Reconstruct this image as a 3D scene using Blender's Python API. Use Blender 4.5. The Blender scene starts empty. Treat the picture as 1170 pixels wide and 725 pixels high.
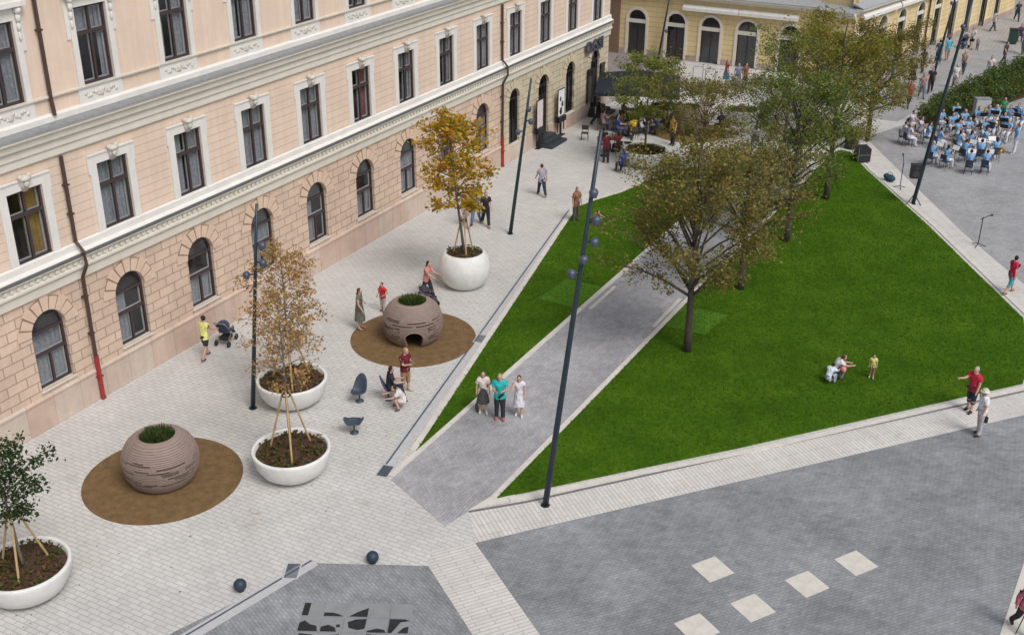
import bpy, math, random
from mathutils import Vector, Matrix, noise as mnoise
R = math.radians
PI = math.pi
random.seed(7)
sc = bpy.context.scene
COL = sc.collection

# ------------------------------------------------------------------ camera
F_PX, PITCH, ROLL, YAW, CAM = 1305.05, 0.4506, 0.0058, -2.6537 + PI, Vector((0, -29.5737, 20.4378))
fw = Vector((math.cos(PITCH)*math.cos(YAW), math.cos(PITCH)*math.sin(YAW), -math.sin(PITCH)))
rt0 = fw.cross(Vector((0, 0, 1))).normalized()
up0 = rt0.cross(fw)
rt = math.cos(ROLL)*rt0 + math.sin(ROLL)*up0
up = -math.sin(ROLL)*rt0 + math.cos(ROLL)*up0
cd = bpy.data.cameras.new('camera')
cd.sensor_width = 36
cd.lens = 36*F_PX/1170
cd.clip_start = 0.5
cd.clip_end = 3000
cam = bpy.data.objects.new('camera', cd)
M = Matrix((rt, up, -fw)).transposed().to_4x4()
M.translation = CAM
cam.matrix_world = M
COL.objects.link(cam)
sc.camera = cam

def at(px, py, z=0.0):
    """world point at height z seen at photograph pixel px, py"""
    d = fw + rt*((px-585)/F_PX) - up*((py-362.5)/F_PX)
    t = (z-CAM.z)/d.z
    return CAM + d*t

# ------------------------------------------------------------------ light
w = bpy.data.worlds.new('World')
sc.world = w
w.use_nodes = True
nt = w.node_tree
bg = nt.nodes['Background']
sky = nt.nodes.new('ShaderNodeTexSky')
sky.sky_type = 'NISHITA'
sky.sun_disc = False
SUN_EL, SUN_DIR = R(52), Vector((-0.35, -0.75, 0))
az = math.atan2(SUN_DIR.x, SUN_DIR.y)
sky.sun_elevation = SUN_EL
sky.sun_rotation = az
sky.air_density = 1.0
sky.dust_density = 4.0
sky.ozone_density = 1.0
hs = nt.nodes.new('ShaderNodeHueSaturation')
hs.inputs['Saturation'].default_value = 0.5
nt.links.new(sky.outputs[0], hs.inputs['Color'])
nt.links.new(hs.outputs[0], bg.inputs['Color'])
bg.inputs['Strength'].default_value = 0.115
sd = bpy.data.lights.new('sun', 'SUN')
sd.energy = 1.5
sd.angle = R(26)
sd.color = (1.0, 0.975, 0.95)
so = bpy.data.objects.new('sun', sd)
sv = Vector((SUN_DIR.normalized().x*math.cos(SUN_EL), SUN_DIR.normalized().y*math.cos(SUN_EL), math.sin(SUN_EL)))
so.rotation_euler = sv.to_track_quat('Z', 'Y').to_euler()
so.location = (0, 0, 60)
COL.objects.link(so)
sc.view_settings.view_transform = 'Standard'
sc.view_settings.look = 'None'
sc.view_settings.exposure = 0.12
sc.view_settings.gamma = 1.0
sc.render.engine = 'CYCLES'
sc.cycles.max_bounces = 6
sc.cycles.transparent_max_bounces = 12

# ------------------------------------------------------------------ materials
def srgb(c):
    return tuple(((v/255)/12.92 if v/255 <= 0.04045 else (((v/255)+0.055)/1.055)**2.4) for v in c)
MATS = {}
class N:
    def __init__(s, name):
        m = bpy.data.materials.new(name)
        m.use_nodes = True
        s.m, s.t = m, m.node_tree
        s.b = s.t.nodes['Principled BSDF']
    def n(s, kind, **kw):
        x = s.t.nodes.new(kind)
        for k, v in kw.items():
            if hasattr(x, k): setattr(x, k, v)
            else: x.inputs[k.replace('_', ' ')].default_value = v
        return x
    def l(s, a, b): s.t.links.new(a, b)
def ramp(x, stops):
    r = x.n('ShaderNodeValToRGB')
    e = r.color_ramp.elements
    e[0].position, e[0].color = stops[0][0], (*stops[0][1], 1)
    e[1].position, e[1].color = stops[-1][0], (*stops[-1][1], 1)
    for p, c in stops[1:-1]:
        k = e.new(p); k.color = (*c, 1)
    return r
def mixc(x, fac, a, b, mode='MIX'):
    m = x.n('ShaderNodeMix')
    m.data_type = 'RGBA'; m.blend_type = mode
    if isinstance(fac, (int, float)): m.inputs[0].default_value = fac
    else: x.l(fac, m.inputs[0])
    for v, i in ((a, 6), (b, 7)):
        if isinstance(v, tuple): m.inputs[i].default_value = (*v[:3], 1)
        else: x.l(v, m.inputs[i])
    return m.outputs[2]
def noise(x, vec, scale, detail=4, rough=0.6):
    n = x.n('ShaderNodeTexNoise'); n.inputs['Scale'].default_value = scale
    n.inputs['Detail'].default_value = detail; n.inputs['Roughness'].default_value = rough
    x.l(vec, n.inputs['Vector'])
    return n.outputs[0]
def bump(x, h, strength, dist):
    b = x.n('ShaderNodeBump'); b.inputs['Strength'].default_value = strength; b.inputs['Distance'].default_value = dist
    x.l(h, b.inputs['Height']); x.l(b.outputs[0], x.b.inputs['Normal'])
def plain(name, col, rough=0.6, metal=0.0, var=0.12, scale=6.0, spec=0.4):
    """one colour with mottling, in object space"""
    if name in MATS: return MATS[name]
    x = N(name)
    tc = x.n('ShaderNodeTexCoord')
    f = noise(x, tc.outputs['Object'], scale)
    lo = tuple(v*(1-var) for v in col); hi = tuple(min(1, v*(1+var)) for v in col)
    r = ramp(x, [(0.3, lo), (0.7, hi)])
    x.l(f, r.inputs[0]); x.l(r.outputs[0], x.b.inputs['Base Color'])
    x.b.inputs['Roughness'].default_value = rough
    x.b.inputs['Metallic'].default_value = metal
    x.b.inputs['Specular IOR Level'].default_value = spec
    MATS[name] = x.m
    return x.m
def paver(name, c1, c2, mortar, bw, rh, ms=0.008, stain=0.25, grime=(0.25, 0.22, 0.18), rough=0.75, patch=0.12, rotz=0.0, bumpd=0.004):
    x = N(name)
    tc = x.n('ShaderNodeTexCoord')
    mp = x.n('ShaderNodeMapping'); mp.inputs['Rotation'].default_value = (0, 0, rotz)
    x.l(tc.outputs['Object'], mp.inputs[0])
    br = x.n('ShaderNodeTexBrick')
    x.l(mp.outputs[0], br.inputs['Vector'])
    br.inputs['Color1'].default_value = (*c1, 1); br.inputs['Color2'].default_value = (*c2, 1)
    br.inputs['Mortar'].default_value = (*mortar, 1)
    br.inputs['Scale'].default_value = 1.0
    br.inputs['Mortar Size'].default_value = ms
    br.inputs['Mortar Smooth'].default_value = 0.15
    br.inputs['Brick Width'].default_value = bw; br.inputs['Row Height'].default_value = rh
    br.offset = 0.5
    n1 = noise(x, tc.outputs['Object'], 0.35, 5, 0.65)
    r1 = ramp(x, [(0.3, (1-patch,)*3), (0.7, (1+patch*0.4,)*3)]); x.l(n1, r1.inputs[0])
    c = mixc(x, 1.0, br.outputs[0], r1.outputs[0], 'MULTIPLY')
    n2 = noise(x, tc.outputs['Object'], 1.7, 8, 0.75)
    r2 = ramp(x, [(0.55, (0, 0, 0)), (0.78, (1, 1, 1))]); x.l(n2, r2.inputs[0])
    m = x.n('ShaderNodeMath', operation='MULTIPLY'); x.l(r2.outputs[0], m.inputs[0]); m.inputs[1].default_value = stain
    c = mixc(x, m.outputs[0], c, grime)
    mp3 = x.n('ShaderNodeMapping'); mp3.inputs['Scale'].default_value = (1.0, 1.5, 1.0); mp3.inputs['Rotation'].default_value = (0, 0, 0.5)
    x.l(tc.outputs['Object'], mp3.inputs[0])
    n3 = noise(x, mp3.outputs[0], 2.2, 7, 0.8)
    r3 = ramp(x, [(0.32, (1-patch*0.8,)*3), (0.68, (1+patch*0.55,)*3)]); x.l(n3, r3.inputs[0])
    c = mixc(x, 1.0, c, r3.outputs[0], 'MULTIPLY')
    n4 = noise(x, tc.outputs['Object'], 0.9, 3, 0.5)
    r4 = ramp(x, [(0.66, (1, 1, 1)), (0.74, (0.80, 0.77, 0.72))]); x.l(n4, r4.inputs[0])
    c = mixc(x, 0.6, c, mixc(x, 1.0, c, r4.outputs[0], 'MULTIPLY'))
    x.l(c, x.b.inputs['Base Color'])
    x.b.inputs['Roughness'].default_value = rough
    x.b.inputs['Specular IOR Level'].default_value = 0.25
    bump(x, br.outputs[1], -0.6, bumpd)
    return x.m
M_PAVE = paver('pale_paving', (0.595, 0.583, 0.56), (0.545, 0.534, 0.513), (0.40, 0.39, 0.375), 0.42, 0.165, 0.014, 0.30, rotz=PI/2)
M_STRIP = paver('border_paving', (0.65, 0.63, 0.595), (0.60, 0.575, 0.545), (0.42, 0.395, 0.37), 1.0, 0.135, 0.014, 0.40, grime=(0.24, 0.19, 0.14), rotz=PI/2)
M_GREY = paver('grey_paving', (0.315, 0.325, 0.338), (0.265, 0.275, 0.29), (0.20, 0.21, 0.222), 0.2, 0.1, 0.01, 0.4, grime=(0.36, 0.36, 0.35), patch=0.34)
M_GREYL = paver('light_grey_paving', (0.39, 0.39, 0.395), (0.35, 0.35, 0.36), (0.27, 0.27, 0.28), 0.2, 0.1, 0.01, 0.4, grime=(0.46, 0.45, 0.43), patch=0.25)
M_PATH = paver('path_paving', (0.42, 0.42, 0.43), (0.36, 0.36, 0.372), (0.27, 0.27, 0.285), 0.2, 0.1, 0.008, 0.35, grime=(0.33, 0.32, 0.31), patch=0.3)
M_ASPH = paver('far_paving', (0.40, 0.385, 0.365), (0.36, 0.345, 0.33), (0.24, 0.23, 0.22), 0.6, 0.3, 0.012, 0.3)
M_KERB = plain('kerb_stone', (0.60, 0.57, 0.52), 0.7, var=0.1, scale=3)
M_KERBD = plain('joint_metal', (0.16, 0.15, 0.16), 0.5, var=0.2)
M_CHAN = plain('channel_concrete', (0.47, 0.47, 0.475), 0.6, var=0.08)
M_GRATE = plain('grate_iron', (0.12, 0.145, 0.19), 0.5, 0.4)  # iron with the sky's blue reflection put into its base colour
M_TILE = plain('white_stone_tile', (0.60, 0.57, 0.51), 0.55, var=0.12, scale=3)

def grass_mat(name, a, b, c):
    x = N(name)
    tc = x.n('ShaderNodeTexCoord')
    n1 = noise(x, tc.outputs['Object'], 0.5, 6, 0.7)
    n2 = noise(x, tc.outputs['Object'], 5, 6, 0.7)
    r = ramp(x, [(0.36, a), (0.5, b), (0.64, c)])
    mx = x.n('ShaderNodeMix'); mx.inputs[0].default_value = 0.45
    x.l(n1, mx.inputs[2]); x.l(n2, mx.inputs[3]); x.l(mx.outputs[0], r.inputs[0])
    x.l(r.outputs[0], x.b.inputs['Base Color'])
    x.b.inputs['Roughness'].default_value = 0.9
    x.b.inputs['Specular IOR Level'].default_value = 0.1
    n3 = noise(x, tc.outputs['Object'], 30, 4, 0.8)
    bump(x, n3, 0.9, 0.05)
    return x.m
M_GRASS = grass_mat('lawn', (0.034, 0.085, 0.004), (0.058, 0.135, 0.005), (0.095, 0.185, 0.010))
M_GRASS2 = grass_mat('lawn_patch', (0.07, 0.175, 0.014), (0.09, 0.21, 0.018), (0.11, 0.25, 0.024))

def leafmat(name, stops, rough=0.6):
    if name in MATS: return MATS[name]
    x = N(name)
    g = x.n('ShaderNodeNewGeometry')
    r = ramp(x, stops)
    x.l(g.outputs['Random Per Island'], r.inputs[0])
    x.l(r.outputs[0], x.b.inputs['Base Color'])
    x.b.inputs['Roughness'].default_value = rough
    x.b.inputs['Specular IOR Level'].default_value = 0.2
    tr = x.n('ShaderNodeBsdfTranslucent'); x.l(r.outputs[0], tr.inputs['Color'])
    ms = x.n('ShaderNodeMixShader'); ms.inputs[0].default_value = 0.4
    x.l(x.b.outputs[0], ms.inputs[1]); x.l(tr.outputs[0], ms.inputs[2])
    x.l(ms.outputs[0], x.t.nodes['Material Output'].inputs['Surface'])
    MATS[name] = x.m
    return x.m
L_OLIVE = leafmat('leaves_olive', [(0.0, (0.10, 0.13, 0.028)), (0.4, (0.18, 0.18, 0.04)), (0.72, (0.26, 0.185, 0.06)), (1, (0.36, 0.28, 0.07))])
L_GREEN = leafmat('leaves_green', [(0.0, (0.073, 0.128, 0.030)), (0.4, (0.122, 0.189, 0.037)), (0.75, (0.195, 0.226, 0.043)), (1, (0.281, 0.244, 0.061))])
L_YG = leafmat('leaves_yellowgreen', [(0.0, (0.110, 0.152, 0.024)), (0.4, (0.207, 0.220, 0.030)), (0.8, (0.317, 0.268, 0.037)), (1, (0.329, 0.195, 0.061))])
L_ORANGE = leafmat('leaves_rust', [(0.0, (0.22, 0.14, 0.06)), (0.4, (0.42, 0.235, 0.09)), (0.8, (0.52, 0.30, 0.11)), (1, (0.36, 0.33, 0.05))])
L_GOLD = leafmat('leaves_gold', [(0.0, (0.20, 0.22, 0.02)), (0.35, (0.46, 0.34, 0.025)), (0.7, (0.56, 0.31, 0.03)), (1, (0.42, 0.14, 0.03))])
L_CAFE = leafmat('leaves_cafe', [(0.0, (0.098, 0.140, 0.030)), (0.4, (0.171, 0.213, 0.037)), (0.8, (0.256, 0.268, 0.049)), (1, (0.342, 0.293, 0.073))])
L_DARK = leafmat('leaves_dark', [(0.0, (0.016, 0.035, 0.012)), (0.6, (0.035, 0.070, 0.018)), (1, (0.07, 0.11, 0.03))])
L_HEDGE = leafmat('leaves_hedge', [(0.0, (0.045, 0.075, 0.02)), (0.5, (0.085, 0.14, 0.03)), (0.9, (0.13, 0.18, 0.04)), (1, (0.24, 0.17, 0.07))])
L_COVER = leafmat('leaves_cover', [(0.0, (0.04, 0.075, 0.02)), (0.35, (0.10, 0.13, 0.03)), (0.6, (0.15, 0.09, 0.04)), (1, (0.17, 0.065, 0.035))])
L_FALL = leafmat('leaves_fallen', [(0.0, (0.20, 0.12, 0.04)), (1, (0.33, 0.22, 0.07))])
M_BARK = plain('bark', (0.075, 0.06, 0.05), 0.9, var=0.4, scale=12)
M_BARKL = plain('bark_light', (0.15, 0.13, 0.11), 0.9, var=0.3, scale=12)
M_SOIL = plain('soil', (0.075, 0.042, 0.028), 0.95, var=0.5, scale=14)
M_STAKE = plain('stake_wood', (0.46, 0.32, 0.15), 0.7, var=0.15)
M_WHITEP = plain('planter_white', (0.69, 0.69, 0.67), 0.55, var=0.09, scale=3)
M_MAT = plain('rubber_mat', (0.160, 0.098, 0.042), 0.9, var=0.25, scale=3.5)
M_POLE = plain('pole_paint', (0.028, 0.045, 0.060), 0.4, 0.2, var=0.15)
M_NAVY = plain('seat_navy', (0.055, 0.075, 0.105), 0.45, 0.1)
M_BALL = plain('ball_navy', (0.025, 0.045, 0.07), 0.5, 0.1)
M_LAMP = plain('spot_housing', (0.085, 0.10, 0.14), 0.4, 0.3)
M_DGREY = plain('black_plastic', (0.02, 0.022, 0.026), 0.5)
M_BROWN = plain('pipe_brown', (0.075, 0.042, 0.035), 0.5)
M_RED = plain('pipe_red', (0.30, 0.03, 0.03), 0.5)
M_FRAME = plain('window_frame_brown', (0.060, 0.040, 0.042), 0.5)
M_INNER = plain('inner_frame_white', (0.52, 0.50, 0.48), 0.5)
M_CURT = plain('curtain_cloth', (0.32, 0.325, 0.34), 0.9, var=0.25, scale=9)
M_CURTY = plain('curtain_ochre', (0.30, 0.19, 0.05), 0.9, var=0.2)
M_CURTR = plain('curtain_red', (0.22, 0.06, 0.05), 0.9, var=0.2)
M_ROOM = plain('dark_room', (0.045, 0.042, 0.045), 0.9)
M_WHITE = plain('stucco_white', (0.70, 0.68, 0.645), 0.8, var=0.06, scale=2)
M_CREAM = plain('stucco_cream', (0.66, 0.625, 0.545), 0.8, var=0.06, scale=2)
M_FLASH = plain('zinc_flashing', (0.27, 0.28, 0.285), 0.5, 0.2, var=0.15)
M_FLASHD = plain('dark_flashing', (0.12, 0.125, 0.13), 0.5, 0.2)
M_STONE = plain('sill_stone', (0.58, 0.54, 0.47), 0.8, var=0.08)
M_DOOR = plain('door_dark', (0.022, 0.018, 0.020), 0.4)
M_NAVYC = plain('parasol_cloth', (0.010, 0.016, 0.028), 0.8, var=0.3)
M_STEEL = plain('steel', (0.35, 0.35, 0.36), 0.35, 0.8)
M_PAPER = plain('paper', (0.75, 0.75, 0.74), 0.7, var=0.03)
M_ORN = plain('ornament_stucco', (0.58, 0.55, 0.49), 0.85, var=0.15)

def glass():
    x = N('window_glass')
    t, g, m = x.n('ShaderNodeBsdfTransparent'), x.n('ShaderNodeBsdfGlossy'), x.n('ShaderNodeMixShader')
    t.inputs[0].default_value = (0.80, 0.83, 0.86, 1)
    g.inputs['Color'].default_value = (0.85, 0.88, 0.92, 1); g.inputs['Roughness'].default_value = 0.06
    m.inputs[0].default_value = 0.11
    x.l(t.outputs[0], m.inputs[1]); x.l(g.outputs[0], m.inputs[2])
    x.l(m.outputs[0], x.t.nodes['Material Output'].inputs['Surface'])
    return x.m
M_GLASS = glass()

def wallmat(name, c1, c2, mortar, bw, rh, ms, stain=0.15, off=0.5, d=0.03, smooth=0.2):
    """coursed stucco; texture runs along local X and Z"""
    x = N(name)
    tc = x.n('ShaderNodeTexCoord')
    sp = x.n('ShaderNodeSeparateXYZ'); cb = x.n('ShaderNodeCombineXYZ')
    x.l(tc.outputs['Object'], sp.inputs[0]); x.l(sp.outputs[0], cb.inputs[0]); x.l(sp.outputs[2], cb.inputs[1])
    br = x.n('ShaderNodeTexBrick'); x.l(cb.outputs[0], br.inputs['Vector'])
    br.inputs['Color1'].default_value = (*c1, 1); br.inputs['Color2'].default_value = (*c2, 1); br.inputs['Mortar'].default_value = (*mortar, 1)
    br.inputs['Scale'].default_value = 1; br.inputs['Mortar Size'].default_value = ms; br.inputs['Mortar Smooth'].default_value = smooth
    br.inputs['Brick Width'].default_value = bw; br.inputs['Row Height'].default_value = rh; br.offset = off
    n1 = noise(x, tc.outputs['Object'], 0.7, 8, 0.7)
    r1 = ramp(x, [(0.35, (1-stain,)*3), (0.65, (1.03,)*3)]); x.l(n1, r1.inputs[0])
    c = mixc(x, 1.0, br.outputs[0], r1.outputs[0], 'MULTIPLY')
    # faint vertical run-off streaks
    mp = x.n('ShaderNodeMapping'); mp.inputs['Scale'].default_value = (3.0, 3.0, 0.18); x.l(tc.outputs['Object'], mp.inputs[0])
    n2 = noise(x, mp.outputs[0], 1.0, 5, 0.7)
    r2 = ramp(x, [(0.3, (0.90, 0.89, 0.88)), (0.6, (1, 1, 1))]); x.l(n2, r2.inputs[0])
    c = mixc(x, 1.0, c, r2.outputs[0], 'MULTIPLY')
    x.l(c, x.b.inputs['Base Color']); x.b.inputs['Roughness'].default_value = 0.85
    x.b.inputs['Specular IOR Level'].default_value = 0.2
    bump(x, br.outputs[1], -1.0, d)
    return x.m
PINK, PINK2 = (0.75, 0.60, 0.485), (0.72, 0.575, 0.465)
M_RUST = wallmat('rusticated_peach', (0.70, 0.54, 0.425), (0.635, 0.49, 0.39), (0.42, 0.305, 0.23), 0.78, 0.36, 0.026)
M_RUSTC = wallmat('rusticated_cream', (0.62, 0.545, 0.40), (0.57, 0.50, 0.37), (0.33, 0.28, 0.20), 0.86, 0.36, 0.022)
M_BAND = wallmat('banded_peach', PINK, PINK2, (0.53, 0.40, 0.31), 400.0, 0.30, 0.014, 0.08)
M_PEACH = wallmat('plain_peach', PINK, PINK, PINK, 50.0, 50.0, 0.0, 0.07, d=0.001)
M_PLINTH = wallmat('plinth_stone', (0.60, 0.44, 0.36), (0.62, 0.54, 0.46), (0.40, 0.32, 0.26), 1.15, 4.0, 0.010, 0.2)
M_YELL = wallmat('rusticated_yellow', (0.76, 0.61, 0.33), (0.72, 0.58, 0.315), (0.52, 0.40, 0.22), 400.0, 0.38, 0.022)
M_YPL = wallmat('yellow_plinth', (0.48, 0.38, 0.33), (0.44, 0.35, 0.31), (0.3, 0.24, 0.2), 0.9, 0.5, 0.01, 0.2)
M_YUP = wallmat('yellow_upper', (0.62, 0.50, 0.29), (0.62, 0.50, 0.29), (0.62, 0.50, 0.29), 50, 50, 0, 0.1, d=0.001)
M_ROOF = wallmat('roof_tiles', (0.22, 0.09, 0.06), (0.17, 0.075, 0.05), (0.08, 0.04, 0.03), 0.25, 0.3, 0.02)
M_VOUS = plain('voussoir_peach', (0.64, 0.48, 0.37), 0.85, var=0.06, scale=2)
M_VOUSC = plain('voussoir_cream', (0.56, 0.49, 0.36), 0.85, var=0.06, scale=2)
M_DOME = plain('play_dome', (0.27, 0.205, 0.175), 0.7, var=0.08, scale=5)

# ------------------------------------------------------------------ mesh builder
class MB:
    def __init__(s, xf=None):
        s.v, s.f, s.mi, s.cur, s.xf = [], [], [], 0, xf
    def add(s, vs, fs):
        b = len(s.v)
        for p in vs:
            p = Vector(p)
            s.v.append(s.xf @ p if s.xf else p)
        for f in fs:
            s.f.append(tuple(b+i for i in f)); s.mi.append(s.cur)
        return s
    def box(s, x0, x1, y0, y1, z0, z1):
        s.add([(x0,y0,z0),(x1,y0,z0),(x1,y1,z0),(x0,y1,z0),(x0,y0,z1),(x1,y0,z1),(x1,y1,z1),(x0,y1,z1)],
              [(0,3,2,1),(4,5,6,7),(0,1,5,4),(1,2,6,5),(2,3,7,6),(3,0,4,7)]); return s
    def poly(s, pts):
        s.add(pts, [tuple(range(len(pts)))]); return s
    def prism(s, pts2, z0, z1):
        n = len(pts2)
        a = sum(pts2[i][0]*pts2[(i+1) % n][1]-pts2[(i+1) % n][0]*pts2[i][1] for i in range(n))
        if a < 0: pts2 = pts2[::-1]
        s.add([(p[0], p[1], z0) for p in pts2]+[(p[0], p[1], z1) for p in pts2],
              [tuple(range(n-1, -1, -1)), tuple(range(n, 2*n))]+[(i, (i+1) % n, n+(i+1) % n, n+i) for i in range(n)]); return s
    def prof(s, pr, x0, x1):
        """profile [(y,z)] swept along x (closed loop)"""
        n = len(pr)
        s.add([(x0, y, z) for y, z in pr]+[(x1, y, z) for y, z in pr],
              [tuple(range(n)), tuple(range(2*n-1, n-1, -1))]+[(i, n+i, n+(i+1) % n, (i+1) % n) for i in range(n)]); return s
    def tube(s, pts, rad, n=8, cap=True):
        pts = [Vector(p) for p in pts]
        if isinstance(rad, (int, float)): rad = [rad]*len(pts)
        vs, fs = [], []
        for i, p in enumerate(pts):
            d = (pts[min(i+1, len(pts)-1)]-pts[max(i-1, 0)]).normalized()
            a = d.cross(Vector((0, 0, 1)) if abs(d.z) < 0.95 else Vector((1, 0, 0))).normalized(); b = d.cross(a)
            for k in range(n):
                t = 2*PI*k/n
                vs.append(p+rad[i]*(math.cos(t)*a+math.sin(t)*b))
        for i in range(len(pts)-1):
            for k in range(n):
                fs.append((i*n+k, i*n+(k+1) % n, (i+1)*n+(k+1) % n, (i+1)*n+k))
        if cap:
            fs.append(tuple(range(n-1, -1, -1))); fs.append(tuple(range((len(pts)-1)*n, len(pts)*n)))
        s.add(vs, fs); return s
    def lathe(s, pr, c=(0, 0, 0), n=32):
        vs, fs = [], []
        for r, z in pr:
            for k in range(n):
                t = 2*PI*k/n; vs.append((c[0]+r*math.cos(t), c[1]+r*math.sin(t), c[2]+z))
        for i in range(len(pr)-1):
            for k in range(n):
                fs.append((i*n+k, i*n+(k+1) % n, (i+1)*n+(k+1) % n, (i+1)*n+k))
        s.add(vs, fs); return s
    def ball(s, c, r, n=12, m=8):
        if isinstance(r, (int, float)): r = (r, r, r)
        vs = [(c[0], c[1], c[2]-r[2])]; fs = []
        for i in range(1, m):
            a = -PI/2+PI*i/m
            for k in range(n):
                t = 2*PI*k/n
                vs.append((c[0]+r[0]*math.cos(a)*math.cos(t), c[1]+r[1]*math.cos(a)*math.sin(t), c[2]+r[2]*math.sin(a)))
        vs.append((c[0], c[1], c[2]+r[2]))
        for k in range(n): fs.append((0, 1+(k+1) % n, 1+k))
        for i in range(m-2):
            for k in range(n):
                fs.append((1+i*n+k, 1+i*n+(k+1) % n, 1+(i+1)*n+(k+1) % n, 1+(i+1)*n+k))
        T = len(vs)-1
        for k in range(n): fs.append((T, 1+(m-2)*n+k, 1+(m-2)*n+(k+1) % n))
        s.add(vs, fs); return s
    def build(s, name, mats, parent=None, origin=None, smooth=False, loc=None):
        o0 = Vector(origin) if origin is not None else Vector((0, 0, 0))
        me = bpy.data.meshes.new(name)
        me.from_pydata([tuple(p-o0) for p in s.v], [], s.f)
        mats = mats if isinstance(mats, (list, tuple)) else [mats]
        for m in mats: me.materials.append(m)
        if len(mats) > 1: me.polygons.foreach_set('material_index', s.mi)
        if smooth: me.polygons.foreach_set('use_smooth', [True]*len(me.polygons))
        me.update()
        o = bpy.data.objects.new(name, me); COL.objects.link(o)
        if parent: o.parent = parent
        if loc is not None: o.location = loc
        return o
def tag(o, label, cat, group=None, kind=None):
    if label: o['label'] = label
    if cat: o['category'] = cat
    if group: o['group'] = group
    if kind: o['kind'] = kind
    return o
def thing(name, label, cat, loc=(0, 0, 0), rz=0, group=None):
    o = bpy.data.objects.new(name, None); COL.objects.link(o)
    o.empty_display_size = 0.2
    o.location = loc; o.rotation_euler = (0, 0, rz)
    return tag(o, label, cat, group)
KIDS = {}
def kids(o): return [c for c in bpy.data.objects if c.parent == o]
def tree_of(o):
    return (o, [(tree_of(c)) for c in kids(o)])
def copy_tree(t, loc=None, rz=None, label=None, parent=None, group=None, scale=None):
    o, ch = t
    c = o.copy(); COL.objects.link(c)
    if parent: c.parent = parent
    if loc is not None: c.location = loc
    if rz is not None: c.rotation_euler = (0, 0, rz)
    if scale: c.scale = (scale,)*3
    if label: c['label'] = label
    if group: c['group'] = group
    for k in ch: copy_tree(k, parent=c)
    return c
def bake(o):
    dg = bpy.context.evaluated_depsgraph_get()
    me = bpy.data.meshes.new_from_object(o.evaluated_get(dg))
    old = o.data; o.modifiers.clear(); o.data = me; me.name = o.name
    return o

# ------------------------------------------------------------------ ground
def sheet(name, pts, mat, z, rot=0.0, kind='structure', thick=None):
    """flat polygon with its own texture direction"""
    c = Vector((sum(p[0] for p in pts)/len(pts), sum(p[1] for p in pts)/len(pts), 0))
    m = Matrix.Rotation(-rot, 3, 'Z')
    b = MB()
    loc = [m @ (Vector((p[0], p[1], 0))-c) for p in pts]
    if thick:
        b.prism([(p.x, p.y) for p in loc], -thick, 0)
    else:
        a = sum(loc[i].x*loc[(i+1) % len(loc)].y-loc[(i+1) % len(loc)].x*loc[i].y for i in range(len(loc)))
        if a < 0: loc = loc[::-1]
        b.poly(loc)
    o = b.build(name, mat)
    o.location = (c.x, c.y, z); o.rotation_euler = (0, 0, rot)
    o['kind'] = kind
    return o
P2 = lambda *q: [tuple(at(x, y).xy) for x, y in q]
g = sheet('ground', [(-1500, -1500), (1500, -1500), (1500, 1500), (-1500, 1500)], M_ASPH, -0.012)
sheet('pavement', [(2, 0.0), (83.7, 0.0), (83.7, -40), (2, -40)], M_PAVE, 0.0)
M_TARM = plain('street_setts', (0.235, 0.205, 0.205), 0.9, var=0.15, scale=1.5)
sheet('street', [(69.0, 0.9), (83.6, 0.9), (83.6, 30), (69.0, 30)], M_TARM, -0.006)
# grey square
plaza = [(23.48, -15.94), (24.70, -16.97), (39.15, -29.35), (47.5, -36.5), (47.5, -60), (14, -60), (14, -24.9), (20.89, -19.37)]
ang_s = math.atan2(-29.35+16.97, 39.15-24.70)
sheet('plaza', plaza, M_GREY, 0.004, ang_s)
# grey square beyond the lawn, where the band plays
sheet('plaza', [(50.2, -28.5), (56.23, -24.6), (66.6, -18.75), (70.0, -16.9), (73.9, -18.3), (87, -24.5), (87, -60), (50.2, -60)], M_GREYL, 0.004, R(-32))
# south border strip between lawn kerb and plaza
strip = [(24.78, -14.96), (26.05, -16.24), (40.96, -29.02), (48.6, -35.6), (47.5, -36.5), (39.15, -29.35), (24.70, -16.97), (23.48, -15.94)]
sheet('border_strip', strip, M_STRIP, 0.008, ang_s)
ang_b = math.atan2(-19.37+15.94, 20.89-23.48)
sheet('border_strip', [(23.48, -15.94), (20.89, -19.37), (14, -28.3), (13.0, -27.4), (20.06, -17.82), (21.93, -15.29), (22.6, -15.0)], M_STRIP, 0.0085, ang_b)
# east border strip along the lawn
ang_e = math.atan2(-28.37+18.33, 47.0-63.59)
sheet('border_strip', [(66.6, -16.6), (63.8, -18.33), (47.0, -28.6), (42.0, -29.9), (43.5, -31.5), (50.2, -28.5), (56.23, -24.6), (66.6, -18.75), (69.5, -17.0)], M_STRIP, 0.0085, ang_e)
sheet('border_strip', P2((1172, 636), (1142, 726), (1160, 760), (1200, 760), (1200, 600)), M_TILE, 0.012)
# lower grey polygon with artwork
low = [(20.53, -12.45), (21.93, -15.29), (20.06, -17.82), (13.0, -27.4), (9, -22), (12.4, -9.6), (16.6, -10.95)]
sheet('plaza', low, M_GREY, 0.0045, R(64))
# path
path = [(25.05, -11.95), (23.75, -14.75), (24.9, -15.0), (25.75, -15.2), (32, -15.3), (42, -15.4), (62.5, -15.6), (62.5, -12.1)]
sheet('path', path, M_PATH, 0.004, 0)
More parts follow.
